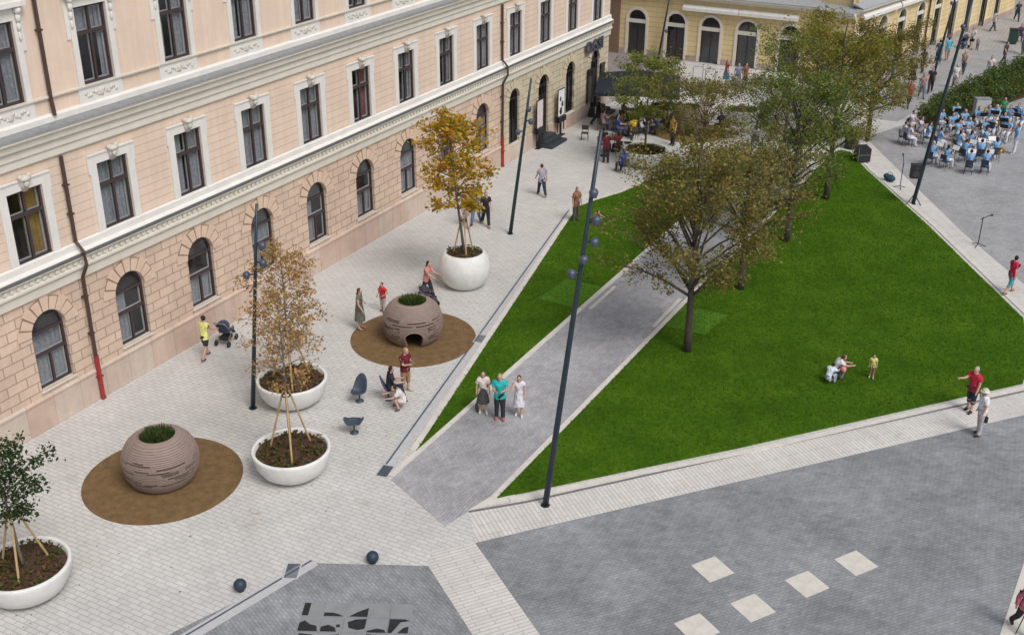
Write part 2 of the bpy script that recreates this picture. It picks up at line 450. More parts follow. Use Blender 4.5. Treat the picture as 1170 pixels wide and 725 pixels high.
# lawns
LAWN_W = [(26.8, -11.79), (50.32, -6.62), (51.6, -7.0), (53.5, -7.75), (56.33, -8.4), (59.3, -9.6), (60.8, -10.9), (60.6, -11.8)]
LAWN_E = [(25.75, -15.42), (32, -15.5), (42, -15.6), (55.4, -15.8), (65.0, -15.85), (66.2, -15.98), (66.62, -16.3), (66.5, -16.75), (63.59, -18.33), (56.38, -22.92), (47.3, -28.3), (43.5, -28.95), (41.4, -28.92), (32.25, -21.2)]
for L in (LAWN_W, LAWN_E):
    o = sheet('lawn', L, M_GRASS, 0.05, 0, thick=0.05)
sheet('lawn_patch', [(39.4, -9.9), (41.8, -10.1), (41.8, -11.79), (39.3, -11.79)], M_GRASS2, 0.056, 0)
sheet('lawn_patch', [(39.5, -15.62), (41.7, -15.62), (41.7, -17.5), (39.5, -17.3)], M_GRASS2, 0.056, 0)

def inset_strip(pts, w0, w1):
    """closed offset band along an open polyline, offset to the left by w0..w1"""
    n = len(pts); res = []
    for i, p in enumerate(pts):
        p = Vector(p)
        a = (Vector(pts[min(i+1, n-1)])-Vector(pts[max(i-1, 0)])).normalized()
        nn = Vector((-a.y, a.x)); res.append((p+nn*w0, p+nn*w1))
    return res
def kerb(pts, w0, w1, mat=M_KERB, z0=0.0, z1=0.045, name='kerb'):
    b = MB(); q = inset_strip(pts, w0, w1)
    for i in range(len(q)-1):
        a0, a1 = q[i]; c0, c1 = q[i+1]
        b.prism([tuple(a0), tuple(c0), tuple(c1), tuple(a1)], z0, z1)
    o = b.build(name, mat); o['kind'] = 'structure'; return o
kerb([(25.18, -11.92), (60.7, -12.05)], -0.02, 0.16)
kerb([(26.8, -11.79), (50.32, -6.62), (51.6, -7.0), (53.5, -7.75), (56.33, -8.4), (59.3, -9.6), (60.8, -10.9), (60.8, -11.6)], 0.002, 0.22)
kerb([(25.75, -15.42), (32, -15.5), (42, -15.6), (55.4, -15.8), (65.0, -15.85), (66.2, -15.98), (66.62, -16.3), (66.5, -16.75)], 0.20, 0.001)
kerb([(66.8, -16.8), (63.7, -18.5), (56.5, -23.1), (47.45, -28.5)], 0.17, -0.02)
kerb([(47.4, -28.45), (43.5, -29.13), (41.3, -29.1), (32.3, -21.55), (25.9, -15.75)], -0.03, 0.17)
kerb([(48.9, -35.7), (40.96, -29.05), (26.05, -16.24), (24.78, -14.96)], 0.12, 0.02, M_KERBD, 0.0, 0.014, 'joint_strip')
sheet('kerb_corner', [(24.72, -14.93), (26.0, -16.05), (26.2, -15.8), (25.78, -15.43), (25.9, -15.24)], M_KERB, 0.016)
# thin white guide stones on the path
sheet('guide_stone', [(39.6, -12.18), (42.2, -12.18), (42.2, -12.32), (39.6, -12.32)], M_KERB, 0.010)
sheet('guide_stone', [(39.3, -15.12), (42.4, -15.12), (42.4, -15.28), (39.3, -15.28)], M_KERB, 0.010)

# drain channels
def channel(a, b, name='drain_channel'):
    kerb([a, b], 0.12, 0.035, M_CHAN, 0.0, 0.012, name)
    kerb([a, b], 0.035, -0.035, M_GRATE, 0.0, 0.009, 'drain_slot')
    kerb([a, b], -0.035, -0.30, M_CHAN, 0.0, 0.012, name)
channel(tuple(at(440, 532).xy), tuple(at(650, 240).xy))
channel(tuple(at(205, 730).xy), tuple(at(356, 640).xy))
def grate(px, py, rz, lab):
    p = at(px, py)
    t = thing('drain_grate', lab, 'drain grate', (p.x, p.y, 0), rz, 'drain grates')
    b = MB(); b.box(-0.36, 0.36, -0.22, -0.18, 0.002, 0.022); b.box(-0.36, 0.36, 0.18, 0.22, 0.002, 0.022)
    b.box(-0.36, -0.32, -0.18, 0.18, 0.002, 0.022); b.box(0.32, 0.36, -0.18, 0.18, 0.002, 0.022)
    b.build('grate_frame', M_CHAN, t)
    b = MB()
    for i in range(12): b.box(-0.31+i*0.053, -0.28+i*0.053, -0.18, 0.18, 0.004, 0.018)
    b.build('grate_bars', M_GRATE, t)
a_dr = math.atan2(*((at(650, 240)-at(440, 532)).yx))
grate(440, 538, a_dr, 'dark drain grate at the near end of the channel beside the path')
grate(549, 387, a_dr, 'dark drain grate beside the round mat of the playhouse with the open arch')
grate(334, 652, a_dr+R(15), 'bluish drain grate at the corner of the lower grey paving')

# white square stone tiles in the grey plaza
TC = [(814, 650, 'white square stone farthest left in the grey plaza'), (978, 643, 'white square stone farthest right in the grey plaza'),
      (922, 667, 'white square stone between the right one and the lower one'), (860, 694, 'white square stone second from the bottom edge of the photo'),
      (796, 717, 'white square stone cut by the bottom edge of the photo')]
for x, y, lab in TC:
    p = at(x, y)
    b = MB(); h = 0.43
    b.box(-h, h, -h, h, 0.0, 0.016)
    o = b.build('stone_tile', M_TILE); o.location = (p.x, p.y, 0.0); o.rotation_euler = (0, 0, ang_s+R(8))
    tag(o, lab, 'paving stone', 'white stones in the grey plaza')
# artwork of square grey tiles with black shapes
def artwork():
    o = at(348, 687); u = (at(473, 690)-o).normalized(); v = Vector((-u.y, u.x, 0))
    if v.x > 0: v = -v
    t = thing('ground_artwork', 'square grey tiles with black blotches set in the lower grey paving', 'artwork', (o.x, o.y, 0.006), math.atan2(u.y, u.x))
    sgn = 1 if v.dot(Matrix.Rotation(math.atan2(u.y, u.x), 3, 'Z') @ Vector((0, 1, 0))) > 0 else -1
    T = 0.595
    b = MB()
    for i in range(5):
        for j in range(6):
            x0, y0 = i*T, j*T
            ya, yb = sorted((sgn*(y0+0.012), sgn*(y0+T-0.012)))
            b.box(x0+0.012, x0+T-0.012, ya, yb, 0, 0.008)
    b.build('tiles', plain('art_tile', (0.245, 0.255, 0.26), 0.6, var=0.1, scale=2), t)
    blk = plain('art_black', (0.022, 0.022, 0.024), 0.5, var=0.3)
    b = MB()
    shapes = [[(0.03, 0.05), (0.2, 0.05), (0.2, 0.55), (0.03, 0.55)],
              [(0.62, 0.42), (0.85, 0.42), (1.0, 0.47), (1.15, 0.56), (0.62, 0.56)],
              [(1.78, 0.2), (1.78, 0.56), (1.3, 0.56), (1.5, 0.38)],
              [(0.03, 0.85), (0.15, 0.75), (0.32, 0.9), (0.5, 0.95), (0.55, 1.16), (0.03, 1.16)],
              [(0.62, 0.98), (0.8, 0.9), (1.0, 1.0), (1.05, 1.16), (0.62, 1.16)],
              [(1.0, 0.9), (1.1, 0.87), (1.13, 0.97), (1.04, 1.0)],
              [(1.3, 0.78), (1.5, 0.67), (1.78, 0.64), (1.78, 1.02), (1.6, 1.08), (1.35, 1.0)],
              [(2.4, 0.62), (2.8, 0.62), (2.95, 0.68), (2.7, 0.74), (2.6, 0.95), (2.5, 1.16), (2.4, 1.16)],
              [(2.65, 1.16), (2.8, 0.95), (2.93, 0.9), (2.93, 1.16)], [(1.85, 1.1), (2.1, 1.0), (2.3, 1.05), (2.36, 1.16), (1.85, 1.16)],
              [(0.1, 1.25), (0.5, 1.3), (0.4, 1.7), (0.05, 1.75)], [(0.9, 1.3), (1.15, 1.25), (1.15, 1.75), (0.7, 1.7)],
              [(1.85, 1.22), (2.3, 1.3), (2.2, 1.7), (1.9, 1.75)], [(1.25, 1.9), (1.7, 1.85), (1.7, 2.3), (1.3, 2.3)], [(0.1, 2.0), (0.5, 1.9), (0.5, 2.3)]]
    for s in shapes:
        b.prism([(x, sgn*y) for x, y in s], 0.008, 0.011)
    b.build('black_shapes', blk, t)
artwork()

# ------------------------------------------------------------------ buildings
def arch_pts(cx, w, zs, n=14):
    r = w/2
    return [(cx-r*math.cos(PI*i/n), zs+r*math.sin(PI*i/n)) for i in range(n+1)]
def wall_face(b, x0, x1, z0, z1, ops, y=0.0, depth=0.25):
    """front face at y (outward is -y) with openings (cx, w, zb, zt, arched), zt = apex; reveals go inwards"""
    ops = sorted(ops, key=lambda o: o[0])
    x = x0
    for cx, w, zb, zt, ar in ops:
        l, r = cx-w/2, cx+w/2
        if l > x: b.poly([(x, y, z0), (l, y, z0), (l, y, z1), (x, y, z1)])
        if zb > z0: b.poly([(l, y, z0), (r, y, z0), (r, y, zb), (l, y, zb)])
        if ar:
            ap = arch_pts(cx, w, zt-w/2)
            n = len(ap)
            for i in range(n-1):
                (xa, za), (xb, zb2) = ap[i], ap[i+1]
                b.poly([(xa, y, za), (xb, y, zb2), (xb, y, z1), (xa, y, z1)])
                b.poly([(xb, y, zb2), (xa, y, za), (xa, y+depth, za), (xb, y+depth, zb2)])
            zs = zt-w/2
        else:
            b.poly([(l, y, zt), (r, y, zt), (r, y, z1), (l, y, z1)])
            b.poly([(l, y+depth, zt), (r, y+depth, zt), (r, y, zt), (l, y, zt)][::-1])
            zs = zt
        b.poly([(l, y, zb), (l, y+depth, zb), (l, y+depth, zs), (l, y, zs)])
        b.poly([(r, y+depth, zb), (r, y, zb), (r, y, zs), (r, y+depth, zs)])
        if zb > z0: b.poly([(l, y, zb), (r, y, zb), (r, y+depth, zb), (l, y+depth, zb)])
        x = r
    if x1 > x: b.poly([(x, y, z0), (x1, y, z0), (x1, y, z1), (x, y, z1)])

def bars(b, rects, y0, y1):
    for x0, x1, z0, z1 in rects: b.box(x0, x1, y0, y1, z0, z1)
def curtain(b, x0, x1, z0, z1, y, n=10):
    pts = [(x0+(x1-x0)*i/n, y+0.025*math.sin(i*1.9)) for i in range(n+1)]
    for i in range(n):
        (xa, ya), (xb, yb) = pts[i], pts[i+1]
        b.poly([(xa, ya, z0), (xb, yb, z0), (xb, yb, z1), (xa, ya, z1)])
def add_room(b, w, h, zb=0, dep=0.9, y=0.26):
    x = w/2+0.15
    b.poly([(-x, y+dep, zb-0.1), (x, y+dep, zb-0.1), (x, y+dep, zb+h+0.1), (-x, y+dep, zb+h+0.1)])
    for sx in (-x, x): b.poly([(sx, y, zb-0.1), (sx, y+dep, zb-0.1), (sx, y+dep, zb+h+0.1), (sx, y, zb+h+0.1)])
    b.poly([(-x, y, zb-0.1), (x, y, zb-0.1), (x, y+dep, zb-0.1), (-x, y+dep, zb-0.1)])
    b.poly([(-x, y, zb+h+0.1), (x, y, zb+h+0.1), (x, y+dep, zb+h+0.1), (-x, y+dep, zb+h+0.1)])

def rect_window(w, h, variant, style, open_leaf=False):
    """origin at the bottom centre of the opening on the wall face; returns template tree"""
    fr = MB(); y0, y1 = 0.035, 0.11
    t = 0.075; hm = h*0.66
    bars(fr, [(-w/2, -w/2+t, 0, h), (w/2-t, w/2, 0, h), (-w/2+t, w/2-t, 0, t), (-w/2+t, w/2-t, h-t, h),
              (-w/2+t, w/2-t, hm-0.06, hm+0.06), (-0.045, 0.045, t, hm-0.06), (-0.04, 0.04, hm+0.06, h-t)], y0, y1)
    o = fr.build('window', M_FRAME)
    b = MB()
    for (a, c, z0, z1) in ((-w/2+t, -0.045, t, hm-0.06), (0.045, w/2-t, t, hm-0.06), (-w/2+t, -0.045, hm+0.06, h-t), (0.045, w/2-t, hm+0.06, h-t)):
        b.poly([(a, 0.07, z0), (c, 0.07, z0), (c, 0.07, z1), (a, 0.07, z1)])
    b.build('pane', M_GLASS, o)
    b = MB(); s = 0.05
    for (a, c, z0, z1) in ((-w/2+t, 0, t, hm-0.03), (0, w/2-t, t, hm-0.03), (-w/2+t, 0, hm+0.03, h-t), (0, w/2-t, hm+0.03, h-t)):
        bars(b, [(a, a+s, z0, z1), (c-s, c, z0, z1), (a+s, c-s, z0, z0+s), (a+s, c-s, z1-s, z1)], 0.15, 0.19)
    b.build('inner_frame', M_INNER, o)
    b = MB(); add_room(b, w, h, y=0.125); b.build('room', M_ROOM, o)
    cm = M_CURT
    b = MB()
    if variant == 0: curtain(b, -w/2+.03, w/2-.03, 0.02, h-.02, 0.235, 24)
    elif variant == 1:
        curtain(b, -w/2+.03, -0.12, 0.02, h-.02, 0.235); curtain(b, 0.22, w/2-.03, 0.02, h-.02, 0.235, 7)
    elif variant == 2:
        curtain(b, -w/2+.03, -w/2+.34, 0.02, h-.02, 0.235, 6); curtain(b, 0.05, w/2-.03, 0.02, h-.02, 0.235)
    elif variant == 3:
        curtain(b, -w/2+.03, -w/2+.25, 0.02, h-.02, 0.235, 5); curtain(b, w/2-.28, w/2-.03, 0.02, h-.02, 0.235, 6)
        curtain(b, -w/2+.25, w/2-.28, h*.62, h-.02, 0.25, 8)
    else:
        cm = M_CURTY if variant == 4 else M_CURTR
        curtain(b, -0.05, w/2-.03, 0.02, h-.02, 0.235, 10)
        curtain(b, -w/2+.03, -w/2+.2, 0.02, h-.02, 0.235, 4)
    b.build('curtain', cm, o)
    # sill
    b = MB(); b.prof([(-0.095, -0.03), (-0.095, -0.01), (0.034, 0.02), (0.034, -0.03)], -w/2-0.02, w/2+0.02)
    b.build('sill', M_FLASHD, o)
    # white stucco surround
    b = MB(); e = 0.30
    if style == 'first':
        zt, zb = h+0.36, 0.04
        b.box(-w/2-e, -w/2, -0.07, 0.0, zb, zt-0.05); b.box(w/2, w/2+e, -0.07, 0.0, zb, zt-0.05)
        b.box(-w/2, w/2, -0.07, 0, h, zt-0.05)
        b.box(-w/2-e-0.05, w/2+e+0.05, -0.11, -0.0, zt-0.05, zt)
        b.box(-w/2-e-0.06, -w/2-e, -0.07, 0.0, h-0.3, zt-0.05); b.box(w/2+e, w/2+e+0.06, -0.07, 0.0, h-0.3, zt-0.05)
        b.build('surround', M_WHITE, o)
        b = MB()   # carved keystone: scroll body, leaf lobes, drop
        b.add([(-0.17, -0.08, h+0.48), (0.17, -0.08, h+0.48), (0.10, -0.08, h-0.02), (-0.10, -0.08, h-0.02),
               (-0.17, -0.26, h+0.48), (0.17, -0.26, h+0.48), (0.08, -0.15, h-0.02), (-0.08, -0.15, h-0.02)],
              [(0, 1, 5, 4), (4, 5, 6, 7), (1, 2, 6, 5), (3, 0, 4, 7), (2, 3, 7, 6)])
        b.ball((0, -0.24, h+0.40), (0.21, 0.10, 0.10), 10, 6); b.ball((0, -0.24, h+0.24), (0.10, 0.08, 0.12), 8, 6)
        b.ball((-0.16, -0.18, h+0.46), 0.085, 8, 6); b.ball((0.16, -0.18, h+0.46), 0.085, 8, 6)
        b.build('keystone', M_ORN, o, smooth=True)
    else:
        e = 0.22; zt = h+0.42
        b.box(-w/2-e, -w/2, -0.08, 0.0, -0.02, h); b.box(w/2, w/2+e, -0.08, 0.0, -0.02, h)
        b.box(-w/2-e, w/2+e, -0.08, 0.0, h, zt)
        b.box(-w/2-e-0.14, -w/2-e, -0.05, 0.0, h*0.62, zt); b.box(w/2+e, w/2+e+0.14, -0.05, 0.0, h*0.62, zt)
        b.box(-w/2-e-0.2, w/2+e+0.2, -0.30, 0, zt, zt+0.14)
        b.box(-w/2-e-0.1, w/2+e+0.1, -0.2, 0, zt+0.14, zt+0.26)
        b.build('surround', M_WHITE, o)
        for sx in (-1, 1):
            b = MB()
            X = sx*(w/2+e-0.06)
            b.ball((X, -0.17, h+0.30), (0.12, 0.12, 0.12), 8, 6); b.ball((X, -0.14, h+0.08), (0.09, 0.09, 0.16), 8, 6)
            b.ball((X, -0.12, h-0.2), (0.07, 0.07, 0.14), 8, 6); b.ball((X, -0.11, h-0.48), (0.05, 0.05, 0.15), 8, 6)
            b.build('bracket_scroll', M_WHITE, o, smooth=True)
    return o
def arch_bars(b, w, zs, t, y0, y1, n=14):
    a, c = arch_pts(0, w, zs, n), arch_pts(0, w-2*t, zs, n)
    for i in range(n):
        q = [a[i], a[i+1], c[i+1], c[i]]
        b.add([(x, y0, z) for x, z in q]+[(x, y1, z) for x, z in q], [(0, 1, 2, 3), (7, 6, 5, 4), (3, 2, 6, 7), (0, 4, 5, 1)])
def arch_fill(b, w, zs, y, n=14):
    a = arch_pts(0, w, zs, n); b.poly([(x, y, z) for x, z in a])
def voussoirs(b, w, zs, r1, r2, n, y0=-0.045, y1=0.0, flat_to=None):
    """radial wedge stones separated by narrow joints"""
    for i in range(n):
        a0, a1 = PI*(i+0.085)/n, PI*(i+0.915)/n
        R2 = r2+(0.14 if i == n//2 else (0.06 if i % 2 == 0 else -0.04))
        q = []
        for rr, aa in ((r1, a0), (R2, a0), (R2, a1), (r1, a1)):
            q.append((-rr*math.cos(aa), zs+rr*math.sin(aa)))
        am = (a0+a1)/2
        q.insert(2, (-R2*math.cos(am)*1.0, zs+R2*math.sin(am))); q.append((-r1*math.cos(am), zs+r1*math.sin(am)))
        m = len(q)
        b.add([(x, y0, z) for x, z in q]+[(x, y1, z) for x, z in q],
              [tuple(range(m))]+[(k, m+k, m+(k+1) % m, (k+1) % m) for k in range(m)])
def arch_window(w, zb, zt, variant, vm, door=False, tall=False):
    r = w/2; zs = zt-r; t = 0.07
    fr = MB(); y0, y1 = 0.12, 0.20
    zm = zb+(zs-zb)*0.60
    rects = [(-r, -r+t, zb, zs), (r-t, r, zb, zs), (-r+t, r-t, zb, zb+t), (-r+t, r-t, zs-0.05, zs+0.04)]
    if not tall: rects += [(-r+t, r-t, zm-0.05, zm+0.05), (-0.04, 0.04, zb+t, zm-0.05)]
    else: rects += [(-0.03, 0.03, zb+t, zs-0.05)]
    bars(fr, rects, y0, y1); arch_bars(fr, w, zs, t, y0, y1)
    o = fr.build('door' if door else 'window', M_DOOR if (door or tall) else M_FRAME)
    b = MB()
    b.poly([(-r+t, 0.16, zb+t), (r-t, 0.16, zb+t), (r-t, 0.16, zs-0.05), (-r+t, 0.16, zs-0.05)])
    arch_fill(b, w-2*t, zs+0.04, 0.165)
    b.build('pane', M_GLASS, o)
    if not tall:
        b = MB(); s = 0.05
        for (a, c, z0, z1) in ((-r+t, 0, zb+t, zm-0.02), (0, r-t, zb+t, zm-0.02), (-r+t, r-t, zm+0.03, zs-0.03)):
            bars(b, [(a, a+s, z0, z1), (c-s, c, z0, z1), (a+s, c-s, z0, z0+s), (a+s, c-s, z1-s, z1)], 0.22, 0.26)
        b.build('inner_frame', M_INNER, o)
    if door and not tall:
        pass
    b = MB(); add_room(b, w, zt-zb, zb, 0.9, 0.262); b.build('room', M_ROOM, o)
    if variant is not None:
        b = MB()
        if variant == 0: curtain(b, -r+.02, r-.02, zb+.02, zs, 0.31, 20)
        elif variant == 1: curtain(b, -r+.02, -0.05, zb+.02, zs, 0.31, 9)
        elif variant == 2:
            curtain(b, -r+.02, r-.02, zb+.02, zm, 0.31, 18)
        b.build('curtain', M_CURT, o)
        b = MB()   # roller blind in the fanlight
        arch_fill(b, w-0.03, zs, 0.275); b.build('blind', plain('blind', (0.085, 0.085, 0.09), 0.8, var=0.3, scale=14), o)
    if vm is not None:
        b = MB(); voussoirs(b, w, zs, r+0.015, r+0.50, 9, -0.04, -0.012)
        q_ = b.build('arch_stones', vm, o)
        b = MB(); n = 18
        A, C = arch_pts(0, w+1.02, zs, n), arch_pts(0, w+0.004, zs, n)
        for i in range(n): b.poly([(xx, -0.008, z) for xx, z in (A[i], A[i+1], C[i+1], C[i])])
        b.build('joints', plain('mortar_brown', (0.33, 0.23, 0.165), 0.9), q_)
    if not door:
        b = MB(); b.prof([(-0.07, zb-0.07), (-0.07, zb-0.02), (0.16, zb+0.02), (0.16, zb-0.07)], -r-0.06, r+0.06)
        b.build('sill', M_STONE, o)
    return o

S = 3.67
bays = [22.85+S*i for i in range(-3, 13)]
X0, X1 = 8.5, 68.95
root = thing('apartment_building', 'long peach stucco building with white trimmed windows and rusticated arched ground floor', 'building', (38, 6, 0))
def pb(b, name, mat, parent=root, smooth=False): return b.build(name, mat, parent, origin=(38, 6, 0), smooth=smooth)
def gfx(i): return bays[i]+(-0.08 if i < 12 else 0.0)
# ground floor walls, peach part and cream part
gf = []
for i, X in enumerate(bays):
    k = i-3
    xx = X-0.03
    if k == 10 or k == 12: gf.append((xx, 1.30, 0.5, 4.1, True))
    elif k in (9, 11): gf.append((xx, 1.20, 0.93, 4.1, True))
    else: gf.append((xx, 1.40, 1.42, 4.12, True))
SPL = 54.25
b = MB(); wall_face(b, X0, SPL, 1.1, 5.0, [g_ for g_ in gf if g_[0] < SPL]); pb(b, 'ground_floor_wall', M_RUST)
b = MB(); wall_face(b, SPL, X1, 0.9, 5.0, [(c, w_, max(z_, 0.9), t_, a_) for c, w_, z_, t_, a_ in gf if c > SPL]); pb(b, 'ground_floor_wall', M_RUSTC)
# plinth (butts around the doors)
b = MB()
px = X0
b.box(X0, SPL, -0.05, 0.3, 0, 1.1)
b.prof([(-0.09, 1.1), (-0.09, 1.16), (0.0, 1.22), (0.0, 1.1)], X0, SPL)
for x0, x1 in ((SPL+0.002, bays[13]-0.03-0.65), (bays[13]-0.03+0.65, bays[15]-0.03-0.65), (bays[15]-0.03+0.65, X1)):
    b.box(x0, x1, -0.05, 0.3, 0, 0.9)
pb(b, 'plinth', M_PLINTH)
# first floor and second floor
f1 = [(X, 1.38, 5.95, 8.33, False) for X in bays]
f2 = [(X+0.02, 1.34, 10.95, 13.45, False) for X in bays]
b = MB(); wall_face(b, X0, X1, 5.0, 9.2, f1); pb(b, 'first_floor_wall', M_BAND)
b = MB(); wall_face(b, X0, X1, 9.2, 15.6, f2); pb(b, 'second_floor_wall', M_PEACH)
# body behind and ends
b = MB()
b.box(X0, X0+0.3, 0.0, 14, 0, 15.6); b.box(X1-0.3, X1, 0.002, 14, 0, 15.6); b.box(X0+.3, X1-.3, 13.7, 14, 0, 15.6)
pb(b, 'side_wall', M_PEACH)
b = MB(); b.add([(X0-0.6, -0.7, 15.62), (X1+0.6, -0.7, 15.62), (X1+0.6, 14.6, 15.62), (X0-0.6, 14.6, 15.62), (X0+4, 7, 19), (X1-4, 7, 19)],
                [(0, 1, 5, 4), (1, 2, 5), (2, 3, 4, 5), (3, 0, 4), (0, 3, 2, 1)])
rf = pb(b, 'roof', M_ROOF)
# cornices
def cornice_low(x0, x1):
    b = MB(); b.prof([(0, 5.652), (-0.27, 5.652), (-0.27, 5.67), (-0.12, 5.74), (-0.12, 5.95), (-0.06, 5.985), (0, 5.985)], x0, x1); pb(b, 'sill_band', M_WHITE)
    b = MB(); b.prof([(0, 5.65), (-0.31, 5.65), (-0.33, 5.60), (-0.33, 5.56), (0, 5.56)], x0, x1); pb(b, 'flashing', M_FLASHD)
    b = MB(); b.prof([(0, 5.557), (-0.29, 5.557), (-0.29, 5.48), (-0.18, 5.42), (-0.16, 5.24), (-0.22, 5.20), (-0.22, 5.12), (-0.12, 5.00), (-0.10, 4.72), (0, 4.66)], x0, x1)
    pb(b, 'cornice', M_CREAM)
    b = MB(); n = int((x1-x0)/0.26)
    for i in range(n): b.box(x0+i*0.26, x0+i*0.26+0.13, -0.235, -0.163, 5.29, 5.40)
    pb(b, 'dentils', M_CREAM)
cornice_low(X0, X1)
b = MB(); b.prof([(-0.142, 10.17), (-0.44, 10.10), (-0.46, 10.03), (-0.142, 10.03)], X0, X1); pb(b, 'flashing', M_FLASH)
b = MB(); b.prof([(0, 10.027), (-0.42, 10.027), (-0.42, 9.93), (-0.30, 9.86), (-0.28, 9.66), (-0.16, 9.60), (-0.16, 9.36), (-0.10, 9.30), (-0.10, 9.08), (-0.05, 9.02), (0, 9.0)], X0, X1); pb(b, 'cornice', M_CREAM)
b = MB(); b.prof([(0, 10.90), (-0.10, 10.90), (-0.10, 10.95), (0, 10.965)], X0, X1); pb(b, 'sill_course', M_STONE)
b = MB(); b.prof([(0, 10.03), (-0.14, 10.03), (-0.14, 10.34), (-0.05, 10.40), (0, 10.40)], X0, X1); pb(b, 'base_course', M_WHITE)
b = MB(); b.prof([(0, 15.6), (-0.7, 15.6), (-0.7, 15.4), (-0.3, 15.0), (-0.1, 14.6), (0, 14.6)], X0, X1); pb(b, 'eaves_cornice', M_CREAM)
# window parts
tw1 = [tree_of(rect_window(1.38, 2.38, v, 'first')) for v in range(6)]
tw2 = [tree_of(rect_window(1.34, 2.50, v, 'second')) for v in range(6)]
ta = [tree_of(arch_window(1.40, 1.42, 4.12, v, M_VOUS)) for v in range(3)]
order1 = [0, 3, 1, 4, 0, 1, 0, 0, 5, 3, 3, 0, 1, 2, 0, 1]
order2 = [1, 0, 0, 1, 3, 2, 1, 0, 3, 0, 1, 0, 0, 2, 0, 1]
orda = [0, 1, 2, 0, 1, 2, 0, 1, 2, 0, 1, 0]
def put(t, X, z): return copy_tree(t, loc=(X-38, -6, z), parent=root)
for i, X in enumerate(bays):
    put(tw1[order1[i]], X, 5.95)
    put(tw2[order2[i]], X+0.02, 10.95)
    if X < SPL: put(ta[orda[i % 12]], X-0.03, 0)
tc9 = tree_of(arch_window(1.20, 0.93, 4.1, None, M_VOUSC, tall=True))
tcd = tree_of(arch_window(1.30, 0.5, 4.1, None, M_VOUSC, door=True, tall=True))
for i in (12, 14): put(tc9, bays[i]-0.03, 0)
for i in (13, 15): put(tcd, bays[i]-0.03, 0)
def drop(t):
    o, ch = t
    for c in ch: drop(c)
    bpy.data.objects.remove(o)
for t in tw1+tw2+ta+[tc9, tcd]: drop(t)
# relief panels below second floor windows
for X in bays:
    b = MB(); b.box(X+0.02-0.95, X+0.02+0.95, -0.045, 0, 10.402, 10.898)
    ap_ = pb(b, 'apron_panel', M_WHITE)
    b = MB()
    for k in range(-6, 7):
        zz = 10.64+0.07*math.sin(k*1.7)
        b.ball((X+0.02+k*0.11, -0.05, zz), (0.07, 0.03, 0.045 if k % 2 else 0.07), 6, 4)
    b.ball((X+0.02, -0.06, 10.64), (0.12, 0.04, 0.14), 8, 6)
    pb(b, 'relief', M_ORN, parent=ap_, smooth=True)
# drainpipes
for xp in (24.42, 54.25):
    b = MB(); b.tube([(xp, -0.11, 15.0), (xp, -0.11, 10.9), (xp, -0.16, 10.35)], 0.065)
    b.tube([(xp, -0.11, 9.0), (xp, -0.11, 6.05), (xp, -0.42, 5.72), (xp, -0.44, 5.25), (xp+0.02, -0.14, 4.75), (xp+0.02, -0.11, 1.75)], 0.065)
    for z in (13, 8, 7, 4, 2.6): b.box(xp-0.09, xp+0.09, -0.19, -0.01, z, z+0.05)
    o = pb(b, 'drainpipe', M_BROWN)
    b = MB(); b.tube([(xp+0.02, -0.12, 1.75), (xp+0.02, -0.12, 0.1), (xp+0.03, -0.2, 0.04)], 0.085)
    b.box(xp-0.09, xp+0.13, -0.22, -0.045, 0.9, 0.95)
    pb(b, 'pipe_foot', M_RED, o)
# steps and shutters at the two doors
for i in (13, 15):
    X = bays[i]-0.03
    b = MB()
    b.box(X-0.65, X+0.65, 0.0, 0.3, 0, 0.497)
    for k in range(3): b.box(X-0.78-0.12*k, X+0.78+0.12*k, -0.50-0.32*k, -0.052, 0.166*(2-k), 0.166*(3-k)-0.003)
    pb(b, 'doorstep', plain('dark_step', (0.04, 0.05, 0.058), 0.6))
    b = MB(); b.box(X-0.60, X-0.04, 0.14, 0.19, 0.62, 2.9); b.box(X+0.04, X+0.60, 0.14, 0.19, 0.62, 2.9)
    b.build('door_leaves', M_DOOR, root, origin=(38, 6, 0))
X = bays[15]-0.03
for sx in (-1, 1):
    b = MB(); a, c = sorted((X+sx*0.70, X+sx*1.3))
    b.box(a, c, -0.14, -0.06, 0.95, 3.1)
    for k in range(4): b.box(a+0.07, c-0.07, -0.155, -0.142, 1.05+k*0.5, 1.42+k*0.5)
    pb(b, 'shutter', M_DOOR)
# shop lettering above the cafe door
fc = bpy.data.curves.new('sign_lettering', 'FONT'); fc.body = 'OGSI'; fc.size = 1.05; fc.extrude = 0.05; fc.align_x = 'CENTER'; fc.offset = 0.025
fo = bpy.data.objects.new('sign_lettering', fc); COL.objects.link(fo)
bpy.context.view_layer.update()
me = bpy.data.meshes.new_from_object(fo.evaluated_get(bpy.context.evaluated_depsgraph_get()))
bpy.data.objects.remove(fo)
me.materials.clear(); me.materials.append(plain('sign_metal', (0.05, 0.055, 0.085), 0.4))
lo = bpy.data.objects.new('sign_lettering', me); COL.objects.link(lo); lo.parent = root
lo.location = (66.35-38, -0.16-6, 4.18); lo.rotation_euler = (R(90), 0, 0); lo.scale = (1.1, 0.95, 1)
